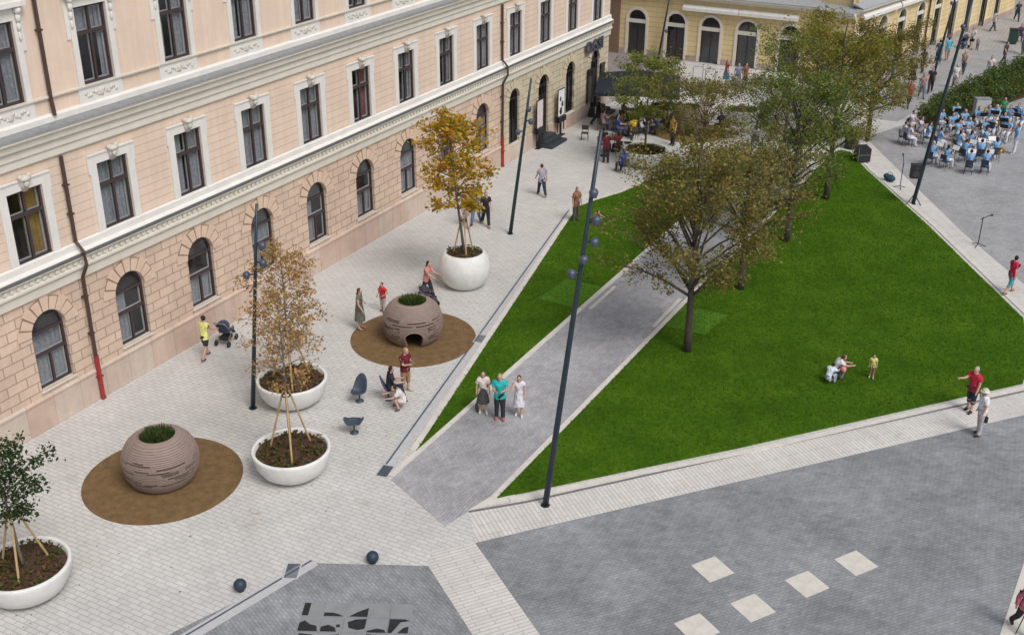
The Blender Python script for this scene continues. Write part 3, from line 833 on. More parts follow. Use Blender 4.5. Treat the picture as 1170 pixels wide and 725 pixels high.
# posters flanking the first cream door
for X, wd, lab, cat in ((58.45, 0.75, 'plain pinkish white poster left of the first dark door', 0), (61.3, 0.85, 'white poster with dark figures right of the first dark door', 1)):
    t = thing('poster_stand', lab, 'poster', (X, -0.32, 0), 0, 'posters beside the dark door')
    b = MB(); b.box(-wd/2, wd/2, -0.02, 0.02, 1.25, 2.85); b.build('poster', M_PAPER if cat else plain('poster_pink', (0.66, 0.58, 0.58), 0.7), t)
    b = MB(); b.box(-wd/2-0.03, -wd/2, -0.03, 0.03, 0.3, 2.9); b.box(wd/2, wd/2+0.03, -0.03, 0.03, 0.3, 2.9); b.box(-wd/2, wd/2, -0.03, 0.03, 2.86, 2.9)
    b.box(-wd/2, wd/2, -0.15, 0.15, 0.0, 0.03); b.box(-wd/2-.03, wd/2+.03, -0.16, 0.16, 0.9, 1.22)
    b.box(-0.05, 0.05, -0.05, 0.05, 0.03, 0.9)
    b.build('frame', M_DGREY, t)
    if cat:
        b = MB()
        for (cx_, cz_, rr) in ((-0.12, 2.3, 0.13), (0.15, 1.95, 0.16), (-0.05, 1.55, 0.2)):
            b.prism([(cx_+rr*math.cos(k*PI/4)*(0.7+0.3*(k % 2)), k) for k in range(0)], 0, 0) if False else None
            pts = [(cx_+rr*math.cos(k*PI/5)*(0.7+0.3*(k % 2)), cz_+1.2*rr*math.sin(k*PI/5)) for k in range(10)]
            b.poly([(x, -0.024, z) for x, z in pts])
        b.build('dark_print', M_DGREY, t)

# yellow building ---------------------------------------------------
yr = thing('corner_building', 'yellow corner building with white framed arched shop windows beyond the trees', 'building', (86, -4, 0))
def wing(org, ang, x0, x1, ops, zc, name_pre, awn, plinth_z=0.45):
    xf = Matrix.Translation(org) @ Matrix.Rotation(ang, 4, 'Z')
    # parts live in local coordinates of a wall-aligned object so the courses run true
    def part(b, name, mat, parent=yr, smooth=False):
        o = b.build(name, mat, parent, smooth=smooth)
        if parent is yr:
            o.matrix_local = Matrix.Translation((-86, 4, 0)) @ xf
        return o
    b = MB(); wall_face(b, x0, x1, plinth_z, zc, [(c, w_, max(zb, plinth_z), zt, a) for c, w_, zb, zt, a in ops], depth=0.3); part(b, 'ground_floor_wall', M_YELL)
    b = MB(); x = x0
    for c, w_, zb, zt, a in ops:
        if zb < plinth_z-0.05:
            if c-w_/2 > x: b.box(x, c-w_/2, -0.06, 0.3, 0, plinth_z)
            x = c+w_/2
    b.box(x, x1, -0.06, 0.3, 0, plinth_z); part(b, 'plinth', M_YPL)
    b = MB(); b.prof([(0, zc-0.35), (-0.2, zc-0.3), (-0.28, zc-0.1), (-0.55, zc-0.02), (-0.55, zc+0.08), (0, zc+0.08)], x0-0.1, x1+0.1); part(b, 'cornice', M_CREAM)
    b = MB(); b.prof([(0.3, zc+0.45), (0.3, zc+0.3), (-0.58, zc+0.083), (-0.58, zc+0.12), (0.0, zc+0.35)], x0-0.1, x1+0.1); part(b, 'flashing', plain('zinc_light', (0.33, 0.35, 0.38), 0.5, 0.1))
    b = MB(); b.poly([(x0, 0.3, zc), (x1, 0.3, zc), (x1, 0.3, 9.5), (x0, 0.3, 9.5)]); part(b, 'upper_wall', M_YUP)
    for c, w_, zb, zt, a in ops:
        r = w_/2; zs = (zt-r) if a else zt
        b = MB(); e = 0.2
        b.box(c-r-e, c-r, -0.07, 0, max(zb, 0.0), zs); b.box(c+r, c+r+e, -0.07, 0, max(zb, 0.0), zs)
        if a:
            n = 14; A, C = arch_pts(c, w_+2*e, zs, n), arch_pts(c, w_, zs, n)
            for i in range(n):
                q = [A[i], A[i+1], C[i+1], C[i]]
                b.add([(xx, -0.07, z) for xx, z in q]+[(xx, 0, z) for xx, z in q], [(0, 1, 2, 3), (3, 2, 6, 7), (0, 4, 5, 1)])
        else: b.box(c-r-e, c+r+e, -0.07, 0, zs, zs+e)
        sgn_z = zs-0.12
        b.box(c-r, c+r, 0.02, 0.1, sgn_z-0.16, sgn_z+0.12)
        o = part(b, 'window', M_CREAM)
        b = MB()
        zt_ = sgn_z-0.16
        b.poly([(c-r, 0.16, zb), (c+r, 0.16, zb), (c+r, 0.16, zt_), (c-r, 0.16, zt_)])
        if a: b.poly([(xx, 0.16, z) for xx, z in arch_pts(c, w_, zs)])
        part(b, 'pane', M_GLASS, o)
        b = MB(); bars(b, [(c-r, c-r+.05, zb, zt_), (c+r-.05, c+r, zb, zt_), (c-.025, c+.025, zb, zt_)], 0.12, 0.2)
        if a:
            bars(b, [(c-.02, c+.02, zs, zt)], 0.12, 0.15)
        part(b, 'frame', M_DOOR, o)
        b = MB(); x_ = w_/2+0.1
        b.poly([(c-x_, 1.6, zb), (c+x_, 1.6, zb), (c+x_, 1.6, zt), (c-x_, 1.6, zt)])
        for s_ in (-1, 1): b.poly([(c+s_*x_, 0.3, zb), (c+s_*x_, 1.6, zb), (c+s_*x_, 1.6, zt), (c+s_*x_, 0.3, zt)])
        b.poly([(c-x_, 0.3, zt+.05), (c+x_, 0.3, zt+.05), (c+x_, 1.6, zt+.05), (c-x_, 1.6, zt+.05)])
        b.poly([(c-x_, 0.3, zb), (c+x_, 0.3, zb), (c+x_, 1.6, zb), (c-x_, 1.6, zb)])
        part(b, 'room', plain('shop_room', (0.10, 0.07, 0.055), 0.9, var=0.5, scale=1.5), o)
        if random.random() < 0.5:
            b = MB(); b.box(c-r+0.25, c-0.1, 1.1, 1.3, zb, zb+0.9+random.random()*0.5); b.box(c+0.05, c+r-0.2, 0.9, 1.2, zb, zb+0.5)
            part(b, 'display', plain('shop_display', (0.22, 0.12, 0.09), 0.7, var=0.4), o)
    for x_0, x_1, z0 in awn:
        b = MB(); b.prof([(0, z0+0.42), (-0.25, z0+0.40), (-0.42, z0+0.22), (-0.42, z0), (-0.38, z0), (-0.36, z0+0.12), (0, z0+0.15)], x_0, x_1)
        part(b, 'awning', M_WHITE)
    return part
# west wing: local x runs towards -Y from Y=6
part = wing((83.7, 6.0, 0), R(-90), 0.55, 15.9,
     [(2.0, 1.45, 0.05, 3.47, True), (5.2, 1.45, 0.05, 3.47, True), (7.95, 1.5, 0.05, 3.45, True), (10.8, 1.5, 0.05, 3.43, True), (14.05, 1.5, 0.05, 3.42, True)], 4.9, 'west',
     [(5.75, 10.1, 3.85), (10.15, 14.55, 3.85)])
# gap: corner bay
A = Vector((83.7, -9.9, 0)); B = Vector((83.35, -12.55, 0))
dirc = math.atan2(B.y-A.y, B.x-A.x); L = (B-A).length
part2 = wing(A, dirc, 0.0, L, [(L/2, 1.5, 0.1, 2.9, False)], 4.75, 'corner', [])
ws = math.atan2(-5.69, 25.6)
us = Vector((math.cos(ws), math.sin(ws), 0))
A = Vector((87.18, -13.43, 0))-us*3.9
part3 = wing(A, ws, 0.0, 34.0, [(3.9+c, 1.35, 0.35, 4.0, True) for c in (-2.6, 0.9, 4.3, 7.85, 11.3, 14.8, 18.3, 21.8, 25.3)], 5.05, 'south',
     [(0.6, 6.9, 4.3), (7.1, 13.5, 4.3), (14.0, 20, 4.3)], 0.45)
for u_ in (2.1, 13.2, 26.0):
    b = MB(); b.tube([(u_, -0.12, 4.7), (u_, -0.12, 0.05)], 0.07); part3(b, 'drainpipe', M_BROWN)
b = MB(); b.box(84.2, 119, -11, 22, 9.5, 9.7); b.build('roof', M_ROOF, yr, origin=(86, -4, 0))
b = MB(); b.box(84.4, 118, -9, 20, 0.0, 9.4); b.build('core', M_ROOM, yr, origin=(86, -4, 0))
# brown neighbour in the side street, and the far pavilion at the top right
t = thing('brown_building', 'narrow strip of brown building beyond the peach corner', 'building', (84.5, 10, 0))
b = MB(); b.box(83.55, 95, 5.47, 20, 0, 11); b.build('wall', plain('brown_stucco', (0.20, 0.13, 0.085), 0.85, var=0.1), t, origin=(84.5, 10, 0))
b = MB()
for k in range(4):
    b.box(83.50, 83.548, 6.3+k*3, 7.5+k*3, 1.2, 3.4)
b.build('window', M_DOOR, t, origin=(84.5, 10, 0))
b = MB(); b.box(83.3, 95.2, 5.45, 20.2, 11.002, 11.3); b.build('roof', M_FLASH, t, origin=(84.5, 10, 0))
t = thing('shop_building', 'dark red shopfront cut by the top right corner of the photo', 'building', (128, -26, 0))
b = MB(); b.box(126, 140, -50, -21, 0, 9); b.build('wall', plain('dark_red_shop', (0.12, 0.045, 0.035), 0.8), t, origin=(128, -26, 0))
b = MB()
for k in range(6): b.box(125.95, 125.998, -48+k*4.4, -45+k*4.4, 0.4, 3.0)
b.build('window', M_DOOR, t, origin=(128, -26, 0))
#PART2
# ------------------------------------------------------------------ trees
def leaf_quads(b, c, n, spread, size, rnd, flat=0.75):
    for _ in range(n):
        while True:
            d = Vector((rnd.uniform(-1, 1), rnd.uniform(-1, 1), rnd.uniform(-1, 1)))
            if d.length <= 1: break
        p = c+Vector((d.x*spread, d.y*spread, d.z*spread*flat))
        s = size*rnd.uniform(0.6, 1.3)
        a = Vector((rnd.gauss(0, 1), rnd.gauss(0, 1), rnd.gauss(0, 0.5))).normalized()
        nn = Vector((rnd.gauss(0, 1.1), rnd.gauss(0, 1.1), 1)).normalized()
        q = nn.cross(a)
        if q.length < 0.01: continue
        q.normalize(); a = q.cross(nn)
        b.add([p-a*s, p+q*s*0.55+a*s*0.1, p+a*s, p-q*s*0.55+a*s*0.1], [(0, 1, 2, 3)])
def grow(tb, lb, base, h0, top, rad, crown_r, nlimb, leaves, leaf, rnd, shape, tr0, gap=0.0, sub=5, spread=0.34, bend=0.0, z_low=None, flat=0.75, lean=(0, 0), vase=1.0, ztop=0.93):
    """tapered trunk, limbs and twigs; leaf clusters sit along the twigs"""
    H = top
    lx, ly = lean
    tr = []
    nseg = 9
    for i in range(nseg+1):
        f = i/nseg
        tr.append(Vector((base[0]+lx*f+bend*rnd.uniform(-1, 1)*f, base[1]+ly*f+bend*rnd.uniform(-1, 1)*f, base[2]+H*0.94*f)))
    tb.tube(tr, [rad*(1-0.86*(i/nseg)**0.9) for i in range(nseg+1)], 8)
    def on_trunk(z):
        f = max(0, min(0.999, z/(H*0.94)))*nseg
        i = int(f); return tr[i].lerp(tr[i+1], f-i)
    tips = []
    for k in range(nlimb):
        f = (k+rnd.random()*0.7)/nlimb
        z = h0+(H*ztop-h0)*f**1.15
        az = k*2.399+rnd.uniform(-0.4, 0.4)
        p0 = on_trunk(z*0.92)
        rr = crown_r*shape(f)*rnd.uniform(0.75, 1.12)
        rise = rr*rnd.uniform(0.35, 0.7)*(0.6+0.8*f)*vase
        if f < 0.15 and vase == 1.0: rise *= 0.7
        d = Vector((math.cos(az), math.sin(az), 0))
        pts = [p0, p0+d*rr*0.4+Vector((0, 0, rise*0.55)), p0+d*rr*0.75+Vector((0, 0, rise*0.9)), p0+d*rr+Vector((0, 0, rise))]
        r0 = rad*0.42*(1-f*0.6)
        tb.tube(pts, [r0, r0*0.65, r0*0.4, r0*0.15], 5, cap=False)
        for j in range(sub):
            t = rnd.uniform(0.25, 1.0)
            q = pts[0].lerp(pts[3], t)+Vector((0, 0, rise*0.25*math.sin(PI*t)))
            a2 = az+rnd.choice((-1, 1))*rnd.uniform(0.4, 1.4)
            l = rr*rnd.uniform(0.22, 0.5)
            e = q+Vector((math.cos(a2)*l, math.sin(a2)*l, rnd.uniform(-0.1, 0.6)*l))
            tb.tube([q, q.lerp(e, 0.5)+Vector((0, 0, l*0.08)), e], [r0*0.25, r0*0.16, 0.006], 4, cap=False)
            tips += [e, q.lerp(e, 0.5), q.lerp(e, 0.8)]
        tips += [pts[3], pts[2]]
    tips.append(tr[-1]); tips.append(tr[-2])
    tips = [t for t in tips if rnd.random() > gap]
    per = max(1, int(leaves/len(tips)))
    for t in tips:
        leaf_quads(lb, t, int(per*rnd.uniform(0.4, 1.6)), spread*rnd.uniform(0.6, 1.35), leaf, rnd, flat)
def round_shape(f): return max(0.25, math.sin(PI*(0.16+0.78*f))**0.75)
def low_wide(f): return max(0.35, (1-f)**0.35*(0.8+0.2*min(1, f*5)))
def column(f): return max(0.3, math.sin(PI*(0.2+0.7*f)))
def make_tree(name, label, loc, seed, mat, bark, group, **kw):
    rnd = random.Random(seed)
    t = thing(name, label, 'tree', loc, 0, group)
    tb, lb = MB(), MB()
    grow(tb, lb, (0, 0, 0), rnd=rnd, **kw)
    tb.build('trunk', bark, t, smooth=True)
    lb.build('crown', mat, t)
    return t
G_ROW = 'trees in a row on the lawn beside the path'
row = [((37.87, -17.16), 8.7, 3.25, L_OLIVE, 1.0, 11500, 2.4, 'nearest lawn tree with olive brown leaves and a bare dark trunk'),
       ((44.5, -17.16), 7.0, 2.8, L_OLIVE, 1.0, 6500, 2.7, 'second lawn tree with sparse brown leaves behind the nearest one'),
       ((50.9, -17.37), 8.4, 3.0, L_GREEN, 1.0, 8500, 2.7, 'third lawn tree with green leaves and trunk clear of the path edge'),
       ((57.7, -17.54), 9.8, 2.9, L_YG, 1.0, 8800, 2.6, 'tall yellow green lawn tree near the tip of the lawn'),
       ((69.3, -17.1), 7.0, 2.8, L_OLIVE, 1.0, 11000, 1.8, 'brown leaved tree past the lawn tip beside the band')]
for k, ((x, y), H, cr, m, s_, nl, h0, lab) in enumerate(row):
    make_tree('broadleaf_tree', lab, (x, y, 0.04), 11+k, m, M_BARK, G_ROW, h0=h0, top=H, rad=0.17, crown_r=cr, nlimb=38, leaves=int(nl*1.8), leaf=0.062, vase=1.45 if k else 1.8, ztop=0.84 if k else 0.80, flat=1.0,
              shape=low_wide if k < 2 else round_shape, tr0=0, gap=0.20, sub=9, spread=0.37, bend=0.06, lean=(0.2, 0.15))
make_tree('broadleaf_tree', 'green leaved tree behind the gap between the two crowns near the yellow building', (66.5, -12.8, 0), 41, L_GREEN, M_BARK, None,
          h0=1.8, top=6.4, rad=0.12, crown_r=2.5, nlimb=26, leaves=7500, leaf=0.06, vase=1.5, shape=round_shape, tr0=0, gap=0.1, sub=6, spread=0.42, bend=0.06)
make_tree('broadleaf_tree', 'slender upright tree in front of the yellow building corner', (75.5, -12.2, 0), 43, L_YG, M_BARK, None,
          h0=1.6, top=7.0, rad=0.12, crown_r=1.7, nlimb=26, leaves=4200, leaf=0.085, shape=column, tr0=0, gap=0.1, sub=6, spread=0.4, bend=0.06)
make_tree('broadleaf_tree', 'young tree with brownish leaves between the cafe and the path', (57.6, -10.6, 0), 44, L_OLIVE, M_BARK, None,
          h0=1.6, top=5.0, rad=0.10, crown_r=2.8, nlimb=28, leaves=11000, leaf=0.06, vase=1.5, shape=round_shape, tr0=0, gap=0.15, sub=6, spread=0.4, bend=0.06)

# ------------------------------------------------------------------ planters
def cover_plants(b, R0, z, n, rnd, size=0.07, hh=0.14):
    for _ in range(n):
        a, r = rnd.uniform(0, 2*PI), R0*math.sqrt(rnd.random())
        leaf_quads(b, Vector((r*math.cos(a), r*math.sin(a), z+rnd.uniform(0, hh))), 3, 0.10, size, rnd, 0.5)
BOWL = [(0.0, 0.0), (0.62, 0.0), (0.78, 0.05), (1.0, 0.22), (1.16, 0.50), (1.245, 0.84), (1.25, 0.93), (1.235, 0.955), (1.19, 0.965), (1.15, 0.95), (1.13, 0.88), (1.12, 0.76), (0, 0.76)]
GLOBE = [(0.0, 0.0), (0.60, 0.0), (0.75, 0.05), (0.96, 0.28), (1.10, 0.65), (1.13, 0.95), (1.05, 1.28), (0.93, 1.50), (0.84, 1.585), (0.80, 1.59), (0.79, 1.55), (0.82, 1.42), (0, 1.40)]
def planter(pr, label, loc, group, z_soil, r_soil, seed, ncov=260, scale=1.0, name='bowl_planter'):
    rnd = random.Random(seed)
    t = thing(name, label, 'planter', loc, 0, group)
    b = MB(); b.lathe([(r*scale, z*scale) for r, z in pr], n=56); b.build('bowl', M_WHITEP, t, smooth=True)
    b = MB(); n = 40
    ring = [(r_soil*scale*math.cos(2*PI*k/n), r_soil*scale*math.sin(2*PI*k/n), z_soil*scale) for k in range(n)]
    vs = [(0, 0, z_soil*scale+0.08)]+ring
    b.add(vs, [(0, 1+k, 1+(k+1) % n) for k in range(n)]); b.build('soil', M_SOIL, t)
    b = MB(); cover_plants(b, r_soil*scale*0.97, z_soil*scale+0.02, ncov, rnd); o = b.build('ground_cover', L_COVER, t)
    o['kind'] = 'stuff'
    return t
def stakes(label, loc, zs, spread, h, top_c=(0, 0)):
    t = thing('tree_stakes', label, 'stakes', loc, 0, 'wooden stakes round the planter trees')
    for k in range(3):
        a = R(100)+k*2*PI/3
        b = MB(); b.tube([(spread*math.cos(a), spread*math.sin(a), zs), (0.10*math.cos(a), 0.10*math.sin(a), zs+h)], 0.032, 7)
        b.build('stake', M_STAKE, t)
    b = MB(); b.tube([(0.12*math.cos(a_), 0.12*math.sin(a_), zs+h-0.15) for a_ in [i*PI/5 for i in range(11)]], 0.025, 5); b.build('strap', M_DGREY, t)
def centre_of(px, py, z): p = at(px, py, z); return (p.x, p.y, 0)
BG = 'white planters with trees on the pale paving'
c1 = centre_of(332.5, 511, 0.95); c2 = centre_of(333, 431, 0.95); c3 = centre_of(26, 643, 0.95)
planter(BOWL, 'white bowl planter in front, with wooden stakes over reddish ground cover', c1, BG, 0.80, 1.12, 1)
planter(BOWL, 'white bowl planter just behind another bowl, next to the lamp post', c2, BG, 0.80, 1.12, 2)
planter(BOWL, 'white bowl planter cut by the left edge, holding a dark green tree', c3, BG, 0.80, 1.12, 3)
gl = at(530, 325); gl = centre_of(530.5, 287.5, 1.55)
planter(GLOBE, 'tall white globe planter with a golden leaved tree', gl, BG, 1.44, 0.8, 4, 110, name='globe_planter')
make_tree('young_tree', 'sparse rust coloured young tree in the front bowl planter', (c1[0], c1[1], 0.8), 5, L_ORANGE, M_BARKL, 'young trees in the planters',
          h0=2.5, top=6.3, rad=0.055, crown_r=1.05, nlimb=36, leaves=1900, leaf=0.058, shape=round_shape, tr0=0, gap=0.25, sub=5, spread=0.26, bend=0.03)
make_tree('young_tree', 'rust coloured young tree in the bowl planter beside the lamp post', (c2[0], c2[1], 0.8), 6, L_ORANGE, M_BARKL, 'young trees in the planters',
          h0=1.3, top=5.6, rad=0.055, crown_r=1.25, nlimb=38, leaves=4000, leaf=0.058, shape=round_shape, tr0=0, gap=0.2, sub=5, spread=0.28, bend=0.03)
make_tree('young_tree', 'golden and orange young tree in the tall globe planter', (gl[0], gl[1], 1.42), 7, L_GOLD, M_BARKL, 'young trees in the planters',
          lean=(-0.35, 0.60), h0=2.2, top=6.9, rad=0.07, crown_r=1.5, nlimb=34, leaves=4300, leaf=0.10, shape=column, tr0=0, gap=0.15, sub=5, spread=0.34, bend=0.04)
make_tree('young_tree', 'dark green young tree with a dense round crown at the left edge', (c3[0], c3[1], 0.8), 8, L_DARK, M_BARKL, 'young trees in the planters',
          h0=1.75, top=4.1, rad=0.05, crown_r=1.0, nlimb=30, leaves=4200, leaf=0.062, shape=round_shape, tr0=0, gap=0.0, sub=6, spread=0.28, bend=0.02, lean=(-0.0, 0.25))
stakes('three wooden stakes holding the tree of the front bowl planter', (c1[0], c1[1], 0), 0.8, 0.75, 2.2)
stakes('three wooden stakes in the bowl planter beside the lamp post', (c2[0], c2[1], 0), 0.8, 0.75, 2.2)
stakes('wooden stakes propping the dark green tree at the left edge', (c3[0], c3[1], 0), 0.8, 0.7, 1.9)
stakes('wooden stakes round the trunk in the tall globe planter', (gl[0], gl[1], 0), 1.43, 0.5, 1.7)
# grass tufts on the globe rim
tf = MB(); rnd = random.Random(3)
for k in range(60):
    a = rnd.uniform(-0.3, 1.2)+R(-60); r = rnd.uniform(0.5, 0.8)
    leaf_quads(tf, Vector((r*math.cos(a), r*math.sin(a), 1.62)), 4, 0.12, 0.08, rnd)
# far planters near the cafe
c4 = centre_of(737, 170, 0.95); c5 = centre_of(766, 121, 0.95)
planter(BOWL, 'white bowl planter full of olive shrubs beside the cafe tables', c4, BG, 0.80, 1.12, 21, 420)
planter(BOWL, 'white bowl planter with low shrubs beyond the dark parasol', c5, BG, 0.80, 1.12, 22, 420)
make_tree('young_tree', 'bushy green tree growing over the dark cafe parasol', (c4[0], c4[1], 0.8), 23, L_CAFE, M_BARK, 'young trees in the planters',
          h0=1.7, top=5.5, rad=0.07, crown_r=1.75, nlimb=30, leaves=9500, leaf=0.065, vase=1.3, shape=round_shape, tr0=0, gap=0.05, sub=6, spread=0.36, bend=0.03)
make_tree('young_tree', 'thin bare young tree in the planter beyond the dark parasol', (c5[0], c5[1], 0.8), 24, L_YG, M_BARK, 'young trees in the planters',
          h0=1.5, top=4.6, rad=0.05, crown_r=0.9, nlimb=18, leaves=260, leaf=0.05, shape=round_shape, tr0=0, gap=0.3, sub=4, spread=0.25, bend=0.03)
for k, (x, y, lab) in enumerate(((848, 122, 'white bowl planter left of the trees by the yellow building'), (885, 118, 'white bowl planter behind the tree crowns by the yellow building'))):
    c = centre_of(x, y, 0.95)
    planter(BOWL, lab, c, BG, 0.80, 1.12, 31+k, 120, scale=0.9)

# ------------------------------------------------------------------ play domes
def rubber(label, c, r=2.475):
    b = MB(); n = 72
    b.prism([(r*math.cos(2*PI*k/n), r*math.sin(2*PI*k/n)) for k in range(n)], 0.001, 0.014)
    o = b.build('rubber_mat', M_MAT); o.location = (c[0], c[1], 0.0)
    tag(o, label, 'play mat', 'round brown rubber mats')
def dome(label, c, door_az, seed, door=True):
    rnd = random.Random(seed)
    t = thing('play_dome', label, 'playhouse', (c[0], c[1], 0.014), 0, 'round ribbed playhouses')
    pr = [(0.86, 0.0), (1.0, 0.12), (1.10, 0.3), (1.165, 0.5), (1.19, 0.72), (1.18, 0.95), (1.11, 1.17), (1.0, 1.36), (0.85, 1.51), (0.71, 1.60), (0.62, 1.63)]
    def rad(z):
        for i in range(len(pr)-1):
            if pr[i][1] <= z <= pr[i+1][1]:
                f = (z-pr[i][1])/(pr[i+1][1]-pr[i][1]); return pr[i][0]+(pr[i+1][0]-pr[i][0])*f
        return pr[-1][0]
    nl, na = 28, 192
    slots = set()
    for row_ in range(6, 21):
        a = rnd.random()*12
        while a < na-2:
            L_ = rnd.randint(9, 24)
            if rnd.random() < (0.88 if row_ % 2 else 0.35)*(1 if row_ < 18 else 0.5):
                for q in range(int(a), min(na, int(a+L_))): slots.add((row_, q % na))
            a += L_+rnd.randint(4, 12)
    h = 1.63/nl
    b = MB(); vs, fs, mi = [], [], []
    # rings: every layer has a face and a recessed joint
    rings = []
    for i in range(nl):
        z0, z1 = i*h, (i+1)*h
        rings.append((rad(z0+0.002), z0, i)); rings.append((rad(z1-h*0.34), z1-h*0.34, i))
        rings.append((rad(z1-h*0.34)-0.035, z1-h*0.32, i)); rings.append((rad(z1-0.002)-0.035, z1-0.002, i))
    for r, z, _ in rings:
        for k in range(na):
            a = 2*PI*k/na; vs.append((r*math.cos(a), r*math.sin(a), z))
    def indoor(a, z):
        if not door: return False
        da = (a-door_az+PI) % (2*PI)-PI
        x = da*1.1
        if abs(x) > 0.35: return False
        return z < 0.42+math.sqrt(max(0, 0.35**2-x*x))
    for i in range(len(rings)-1):
        lay = rings[i][2]; zc = (rings[i][1]+rings[i+1][1])/2
        for k in range(na):
            a = 2*PI*(k+0.5)/na
            if indoor(a, zc): continue
            if (lay, k) in slots and not indoor(a, zc-0.12) and i % 4 == 0: 
                da = (a-door_az+PI) % (2*PI)-PI
                if not door or abs(da) > 0.48 or lay > 15: continue
            fs.append((i*na+k, i*na+(k+1) % na, (i+1)*na+(k+1) % na, (i+1)*na+k))
    b.add(vs, fs)
    o = b.build('shell', M_DOME, t)
    b = MB(); b.lathe([(r-0.10, z) for r, z in pr[:-2]]+[(0.52, 1.50)], n=64)
    if door:
        keep = MB()
        vs2 = b.v; 
        for f in b.f:
            cc = sum((vs2[i] for i in f), Vector())/4
            a = math.atan2(cc.y, cc.x)
            if indoor(a, cc.z): continue
            keep.add([vs2[i] for i in f], [(0, 1, 2, 3)])
        b = keep
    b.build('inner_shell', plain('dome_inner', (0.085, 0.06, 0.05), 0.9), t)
    if door:   # arch jamb
        b = MB(); n = 16
        pts = [(-0.35, 0.0), (-0.35, 0.42)]+[(-0.35*math.cos(PI*i/n), 0.42+0.35*math.sin(PI*i/n)) for i in range(1, n)]+[(0.35, 0.42), (0.35, 0.0)]
        def P3(x, z, rr):
            a = door_az+x/1.1; r = rad(z)+rr; return (r*math.cos(a), r*math.sin(a), z)
        for i in range(len(pts)-1):
            (x0, z0), (x1, z1) = pts[i], pts[i+1]
            s0, s1 = 1.16, 1.16
            zz0 = 0.42+(z0-0.42)*1.16 if z0 > 0.42 else z0; zz1 = 0.42+(z1-0.42)*1.16 if z1 > 0.42 else z1
            b.poly([P3(x0, z0, 0.012), P3(x1, z1, 0.012), P3(x1*s1, zz1, 0.012), P3(x0*s0, zz0, 0.012)])
            b.poly([P3(x0, z0, 0.012), P3(x1, z1, 0.012), P3(x1, z1, -0.14), P3(x0, z0, -0.14)])
        b.build('doorway', M_DOME, t)
    b = MB(); b.lathe([(0.62, 1.625), (0.60, 1.645), (0.56, 1.64), (0.55, 1.58), (0.55, 1.50), (0, 1.50)], n=40); b.build('rim', M_DOME, t)
    b = MB(); n = 24
    b.add([(0, 0, 1.56)]+[(0.55*math.cos(2*PI*k/n), 0.55*math.sin(2*PI*k/n), 1.52) for k in range(n)], [(0, 1+k, 1+(k+1) % n) for k in range(n)]); b.build('soil', M_SOIL, t)
    b = MB()
    for k in range(620):
        a, r = rnd.uniform(0, 2*PI), 0.50*math.sqrt(rnd.random())
        p = Vector((r*math.cos(a), r*math.sin(a), 1.53)); l = rnd.uniform(0.10, 0.26)
        d = Vector((math.cos(a)*rnd.uniform(0, .8)+rnd.gauss(0, .25), math.sin(a)*rnd.uniform(0, .8)+rnd.gauss(0, .25), 1)).normalized()
        s_ = d.cross(Vector((0, 0, 1))); s_ = (s_.normalized() if s_.length > .01 else Vector((1, 0, 0)))*0.014
        b.add([p-s_, p+s_, p+d*l*0.6+s_*0.8, p+d*l, p+d*l*0.6-s_*0.8], [(0, 1, 2, 3, 4)])
    b.build('grass_tuft', leafmat('leaves_tuft', [(0, (0.03, 0.06, 0.012)), (0.6, (0.06, 0.11, 0.02)), (1, (0.10, 0.14, 0.04))]), t)
D1, D2 = (21.66, -5.593), (33.81, -7.217)
D3 = tuple(at(787, 151).xy)
to_cam = lambda c: math.atan2(CAM.y-c[1], CAM.x-c[0])
rubber('round brown rubber mat under the nearer playhouse at left', D1)
rubber('round brown rubber mat under the playhouse with the open arch', D2)
rubber('round brown rubber mat in the distance beyond the lawn tree crowns', D3, 2.3)
dome('nearer round ribbed playhouse with dark slots and no door in view', D1, to_cam(D1)+PI*0.9, 5)
dome('round ribbed playhouse with a dark arched doorway facing the camera', D2, to_cam(D2)+0.02, 6)
dome('distant round playhouse half hidden by tree leaves near the cafe', D3, to_cam(D3), 7)

# ------------------------------------------------------------------ lamp posts
RT = Vector((0.469, -0.883, 0))
def lamp_post(label, foot, top, lean, spots, r0=0.072, extra=None, group='leaning dark lamp posts'):
    t = thing('lamp_post', label, 'lamp post', (foot.x, foot.y, 0), 0, group)
    tipv = RT*lean+Vector((0, 0, top))
    b = MB(); b.tube([(0, 0, 0.0), tipv*0.35, tipv*0.7, tipv], [r0*1.15, r0, r0*0.8, r0*0.6], 14); b.build('pole', M_POLE, t, smooth=True)
    b = MB(); b.tube([(0, 0, 0.0), (0, 0, 0.02)], 0.145, 18); b.tube([(0, 0, 0.02), (0, 0, 0.035)], 0.13, 14); b.build('base_plate', M_POLE, t)
    for (f, side) in spots:
        p = tipv*f; c = p+RT*side+Vector((-0.05, -0.05, 0))
        b = MB(); b.ball(c, (0.13, 0.13, 0.12), 14, 10); b.tube([c, c+Vector((-0.06, -0.02, -0.13))], [0.11, 0.09], 12); o = b.build('spotlight', M_LAMP, t, smooth=True)
        b = MB(); b.tube([p, c], 0.03, 6); b.build('bracket', M_POLE, o)
    return t
def z_on(px_y, foot, top, lean):
    lo, hi = 0.0, 1.0
    for _ in range(30):
        m = (lo+hi)/2; q = foot+(RT*lean+Vector((0, 0, top)))*m-CAM
        y = 362.5-F_PX*q.dot(up)/q.dot(fw)
        if y > px_y: lo = m
        else: hi = m
    return lo
f1_ = at(289, 466); lamp_post('leaning lamp post beside the bowl planters with rust coloured trees', f1_, 7.62, 0.83,
     [(z_on(279, f1_, 7.62, .83), 0.20), (z_on(299, f1_, 7.62, .83), 0.24), (z_on(313, f1_, 7.62, .83), -0.3)])
